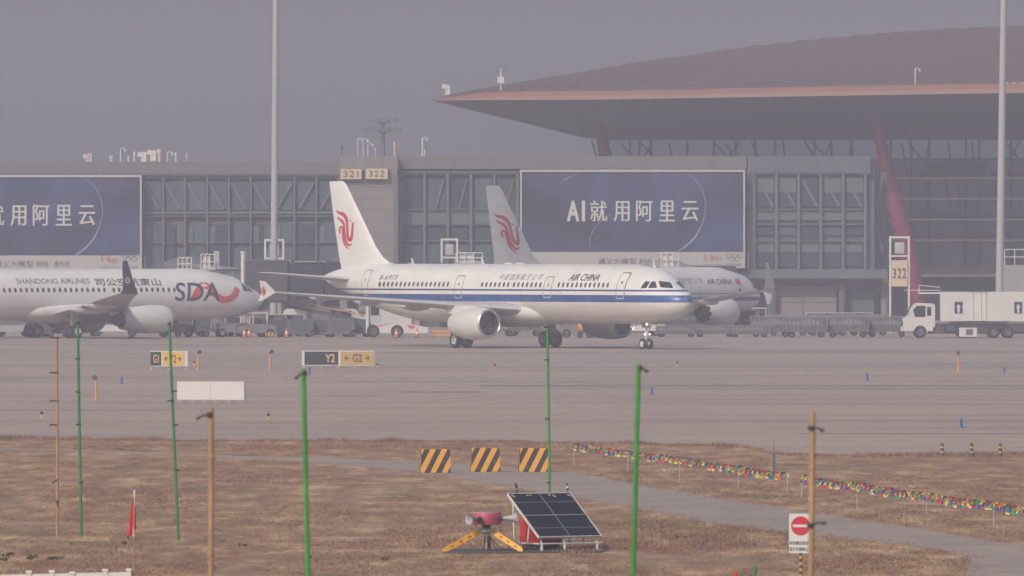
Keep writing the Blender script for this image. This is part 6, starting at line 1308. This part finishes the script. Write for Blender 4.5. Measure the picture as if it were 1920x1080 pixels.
b = MB(); [slab(b, u, u + .03, v, v + .018, .005, .007) for u, v in ((.03, .03), (.05, .05), (.27, .03), (.32, .025), (.63, .03), (.69, .04), (.7, .07), (.93, .03), (.95, .05))]; b.build('bird_droppings', M_WHITE, t)
def gpt(u, v, z): p_ = Pn(u, v); return Vector((p_.x, p_.y, z))
b = MB()
tb = lambda b, p, q, r_=.02: b.tube([p, q], r_, 8)
zrail = .16
for u in (.05, .95): b = MB(); tb(b, Pn(u, .08, -.05), gpt(u, .10, 0)); b.build('rear_post', M_TUBE, t, smooth=True)
for u in (.05, .95): b = MB(); tb(b, Pn(u, .62, -.05), gpt(u, .52, zrail)); b.build('brace', M_TUBE, t, smooth=True)
b = MB(); tb(b, gpt(-.02, .98, zrail), gpt(1.02, .98, zrail)); tb(b, gpt(.05, .1, zrail), gpt(.05, .98, zrail)); tb(b, gpt(.95, .1, zrail), gpt(.95, .98, zrail)); tb(b, gpt(.05, .1, zrail), gpt(.95, .1, zrail)); b.build('base_frame', M_TUBE, t, smooth=True)
for u in (.05, .42, .95): b = MB(); tb(b, gpt(u, .98, 0), gpt(u, .98, zrail), .034); tb(b, gpt(u, .98, zrail), Pn(u, .93, -.05), .02); b.build('front_leg', M_TUBE, t, smooth=True)
# red box below
t = thing('red_equipment_box', 'red equipment box standing under the solar panel', 'equipment box', base + gpt(.32, .42, 0) + Vector((0, .25, 0)), PH * .55)
b = MB(); W_, D_, H_ = .95, .34, .72
prf = [(-W_ / 2, -D_ / 2), (W_ / 2, -D_ / 2), (W_ / 2, D_ / 2), (-W_ / 2, D_ / 2)]
b.loft([[(x * s_, y * s_, z) for x, y in prf] for z, s_ in ((.12, .97), (.15, 1), (.12 + H_ - .03, 1), (.12 + H_, .97))]); b.build('case', M_BOXR, t)
b = MB(); b.box((-W_ / 2 - .012, 0, .12 + H_ * .5), (.02, D_ * .7, H_ * .8)); dr = b.build('end_panel', M_BOXR, t); b = MB(); b.box((-W_ / 2 - .03, -.02, .12 + H_ * .25), (.02, .14, .03)); b.build('handle', M_DARK, dr)
b = MB(); b.box((0, 0, .06), (W_ * .9, D_ * .8, .12)); b.build('skid', M_DARK, t)
# cannon
ob = at(912, gd(1033)); k = ob.y / S; t = thing('bird_scaring_cannon', 'pink drum with grey horns on a yellow three-legged stand', 'bird scarer', ob); zf = lambda py: (1033 - py) * k
b = MB(); b.lathe([(0, .0), (0, .34), (.02, .355), (zf(960) - zf(983) - .02, .355), (zf(960) - zf(983), .34), (zf(960) - zf(983) + .02, 0)], (0.0, 0, zf(983)), (0, 0, 1), 40); dr = b.build('drum', M_PINK, t, smooth=True)
b = MB(); b.lathe([(0, .357), (.02, .357)], (0, 0, zf(960) - .02), (0, 0, 1), 40); b.build('drum_rim', M_HORN, dr, smooth=True)
b = MB()
for r_, zz, a0, a1 in ((.3565, zf(967.5), -1.45, -.85), (.3565, zf(972), -1.45, -.75), (.3565, zf(975.5), -1.2, -.8)):
    n = 14; vs = []
    for i in range(n): a = a0 + (a1 - a0) * i / (n - 1); vs += [(r_ * math.cos(a), r_ * math.sin(a), zz), (r_ * math.cos(a), r_ * math.sin(a), zz + (.018 if i % 2 else .026))]
    b.add(vs, [(2 * i, 2 * i + 2, 2 * i + 3, 2 * i + 1) for i in range(n - 1) if i % 3 != 2])
b.build('faded_print', mat('faded_print', (.20, .03, .07), .6), dr, recalc=False)
def horn(o, ax, L, r0, r1, nm='horn'):
    b = MB(); b.lathe([(0, r0 * .9), (.02, r0)] + [(L * q, r0 + (r1 - r0) * q ** 2.6) for q in (.2, .4, .6, .75, .88, 1)] + [(L * 1.01, r1 * 1.03), (L * .99, r1 * .96), (L * .86, r0 + (r1 - r0) * .62), (L * .5, r0 * 1.05), (L * .35, 0.0)], o, ax, 32); h = b.build(nm, M_HORN, t, smooth=True)
    b = MB(); b.lathe([(-.08, 0), (-.08, r0 * 1.2), (.03, r0 * 1.2), (.03, 0)], o, ax, 16); b.build('driver', M_DARK, h, smooth=True)
horn(Vector((-.16, -.30, zf(972))), (-.72, -.62, 0), .33, .045, .135); horn(Vector((.36, -.08, zf(972))), (1, .05, .03), .36, .045, .13)
b = MB(); b.lathe([(0, 0), (0, .06), (.12, .065), (.14, .05), (.15, 0)], (-.17, -.36, zf(973)), (.1, -1, 0), 18); b.build('camera_eye', M_BLACK, t, smooth=True)
b = MB(); b.lathe([(0, .10), (zf(984) - zf(990), .10)], (0, 0, zf(990)), (0, 0, 1), 18, 1); b.lathe([(-.03, .05), (0, .19), (.07, .21), (.09, .16), (.10, .08)], (0, 0, zf(998)), (0, 0, 1), 24); b.lathe([(-.12, .04), (-.1, .09), (0, .10)], (0, 0, zf(998)), (0, 0, 1), 16); b.tube([(0, 0, .05), (0, 0, zf(998))], .04, 10); b.build('hub', [M_HORN, M_DARK], t, smooth=True)
def leg(a, e, w):
    a = Vector(a); e = Vector(e); tdir = (e - a).normalized(); sd = tdir.cross(Vector((0, 1, 0))).normalized(); b = MB(); hw = w / 2
    P = [a - sd * hw, a + sd * hw, e + sd * hw * .9 - tdir * .06, e + sd * hw * .2, e - sd * hw * .9]
    b.prism(P, (0, .05, 0)); lg = b.build('leg', M_YEL, t)
    for q in (.25, .5, .75): c = a.lerp(e, q) - Vector((0, .003, 0)); b = MB(); b.prism([c - tdir * .045 - sd * .012, c + tdir * .045 - sd * .012, c + tdir * .045 + sd * .014, c - tdir * .045 + sd * .014], (0, -.004, 0)); b.build('slot', mat('slot_brown', (.16, .06, .03), .7), lg)
leg((-.18, -.05, zf(997)), ((831 - 912) * k, -.5, .01), .13); leg((.17, -.05, zf(998)), ((980 - 912) * k, -.5, .01), .13); leg((0.02, .15, zf(998)), (.06, 1.0, .02), .12)
b = MB()
for x0, y0, ex in ((-.03, -.03, -.05), (.02, -.02, .02), (.04, 0, .28), (.05, .02, .45)): b.tube([(x0, y0, zf(1000)), (x0 + ex * .2, y0, zf(1012)), (x0 + ex * .6, y0 - .05, zf(1026)), (ex, y0 - .1, .03)], .014, 6)
for x0 in (.5, .62, .85): b.tube([(x0, -.1, .06), (x0 + .1, -.15, .16), (x0 + .22, -.12, .05), (x0 + .35, -.2, .1)], .016, 6)
b.build('cables', M_WIRE, t, smooth=True)
o = MB(); o.add([G(826, 1038, .004), G(1128, 1036, .004), G(1150, 1028.5, .004), G(850, 1029, .004)], [(0, 1, 2, 3)]); o = o.build('ground_sheet_shade', mat('sheet_and_shade_dark', (.075, .066, .066), .9, vary=.25, scale=3)); tag(o, 'dark plastic ground sheet with painted shade under the cannon and solar panel', 'mat')  # plastic ground sheet; its dark colour also paints in the shadow lying there
# magpies on the top edge
def magpie(px, py_foot, label, rz, size):
    p_ = W(px, py_foot, d); t = thing('magpie', label, 'bird', (p_.x, p_.y, p_.z), rz); s_ = size
    sec = [(-.26, .30, .012, .02), (-.19, .30 - .1, .02, .03), (-.10, .36, .045, .045), (-.02, .46, .10, .11), (.06, .60, .125, .14), (.10, .72, .11, .12), (.12, .82, .075, .08), (.15, .90, .085, .085), (.19, .95, .07, .065), (.24, .955, .03, .03), (.33, .94, .006, .008)]
    sec[0] = (-.22, -.02, .014, .03); sec[1] = (-.16, .14, .03, .03)
    b = MB(); rings = []
    for x, z, rx, rz_ in sec: rings.append([(x * s_ + math.cos(a) * 0 * s_ + (-.5 * math.sin(a) * rz_ * s_ if x < .15 else 0), rx * math.cos(a) * s_, z * s_ + rz_ * math.sin(a) * s_) for a in [2 * math.pi * q / 14 for q in range(14)]])
    b.loft(rings)
    for i, f in enumerate(b.f):
        ri = i // 14; kk = i % 14
        if ri in (3,) : b.m[i] = 1
    b.build('body', [mat('feather_black', (.015, .015, .018), .5), mat('feather_white', (.65, .64, .62), .7)], t, smooth=True)
    b = MB()
    for sy in (-1, 1): b.tube([(.02 * s_, sy * .04 * s_, .40 * s_), (.04 * s_, sy * .045 * s_, .18 * s_), (.02 * s_, sy * .045 * s_, 0)], .012 * s_, 6); b.tube([(.02 * s_, sy * .045 * s_, .008), (.12 * s_, sy * .05 * s_, .008)], .01 * s_, 5)
    b.build('legs', M_BLACK, t, smooth=True)
magpie(969, 926, 'small black and white bird perched near the left corner of the solar panel', -2.2, .27); magpie(1064, 926, 'small black bird perched on the right corner of the solar panel', 1.9, .26)

# ------------------------------------------------------------------ the hazy air
hb = MB(); hb.span((-1900, -110, -1.0), (1900, 2450, 48.0)); hz = hb.build('haze', [])
hm = bpy.data.materials.new('haze_air'); hm.use_nodes = True; nt = hm.node_tree
for n_ in list(nt.nodes):
    if n_.type != 'OUTPUT_MATERIAL': nt.nodes.remove(n_)
pv = nt.nodes.new('ShaderNodeVolumePrincipled'); pv.inputs['Color'].default_value = (0.765, 0.80, 0.985, 1); pv.inputs['Density'].default_value = 0.00034; pv.inputs['Anisotropy'].default_value = 0.0
nt.links.new(pv.outputs[0], [n_ for n_ in nt.nodes if n_.type == 'OUTPUT_MATERIAL'][0].inputs['Volume'])
hz.data.materials.append(hm); tag(hz, 'pale winter haze filling the air over the airfield', 'haze', kind='stuff')
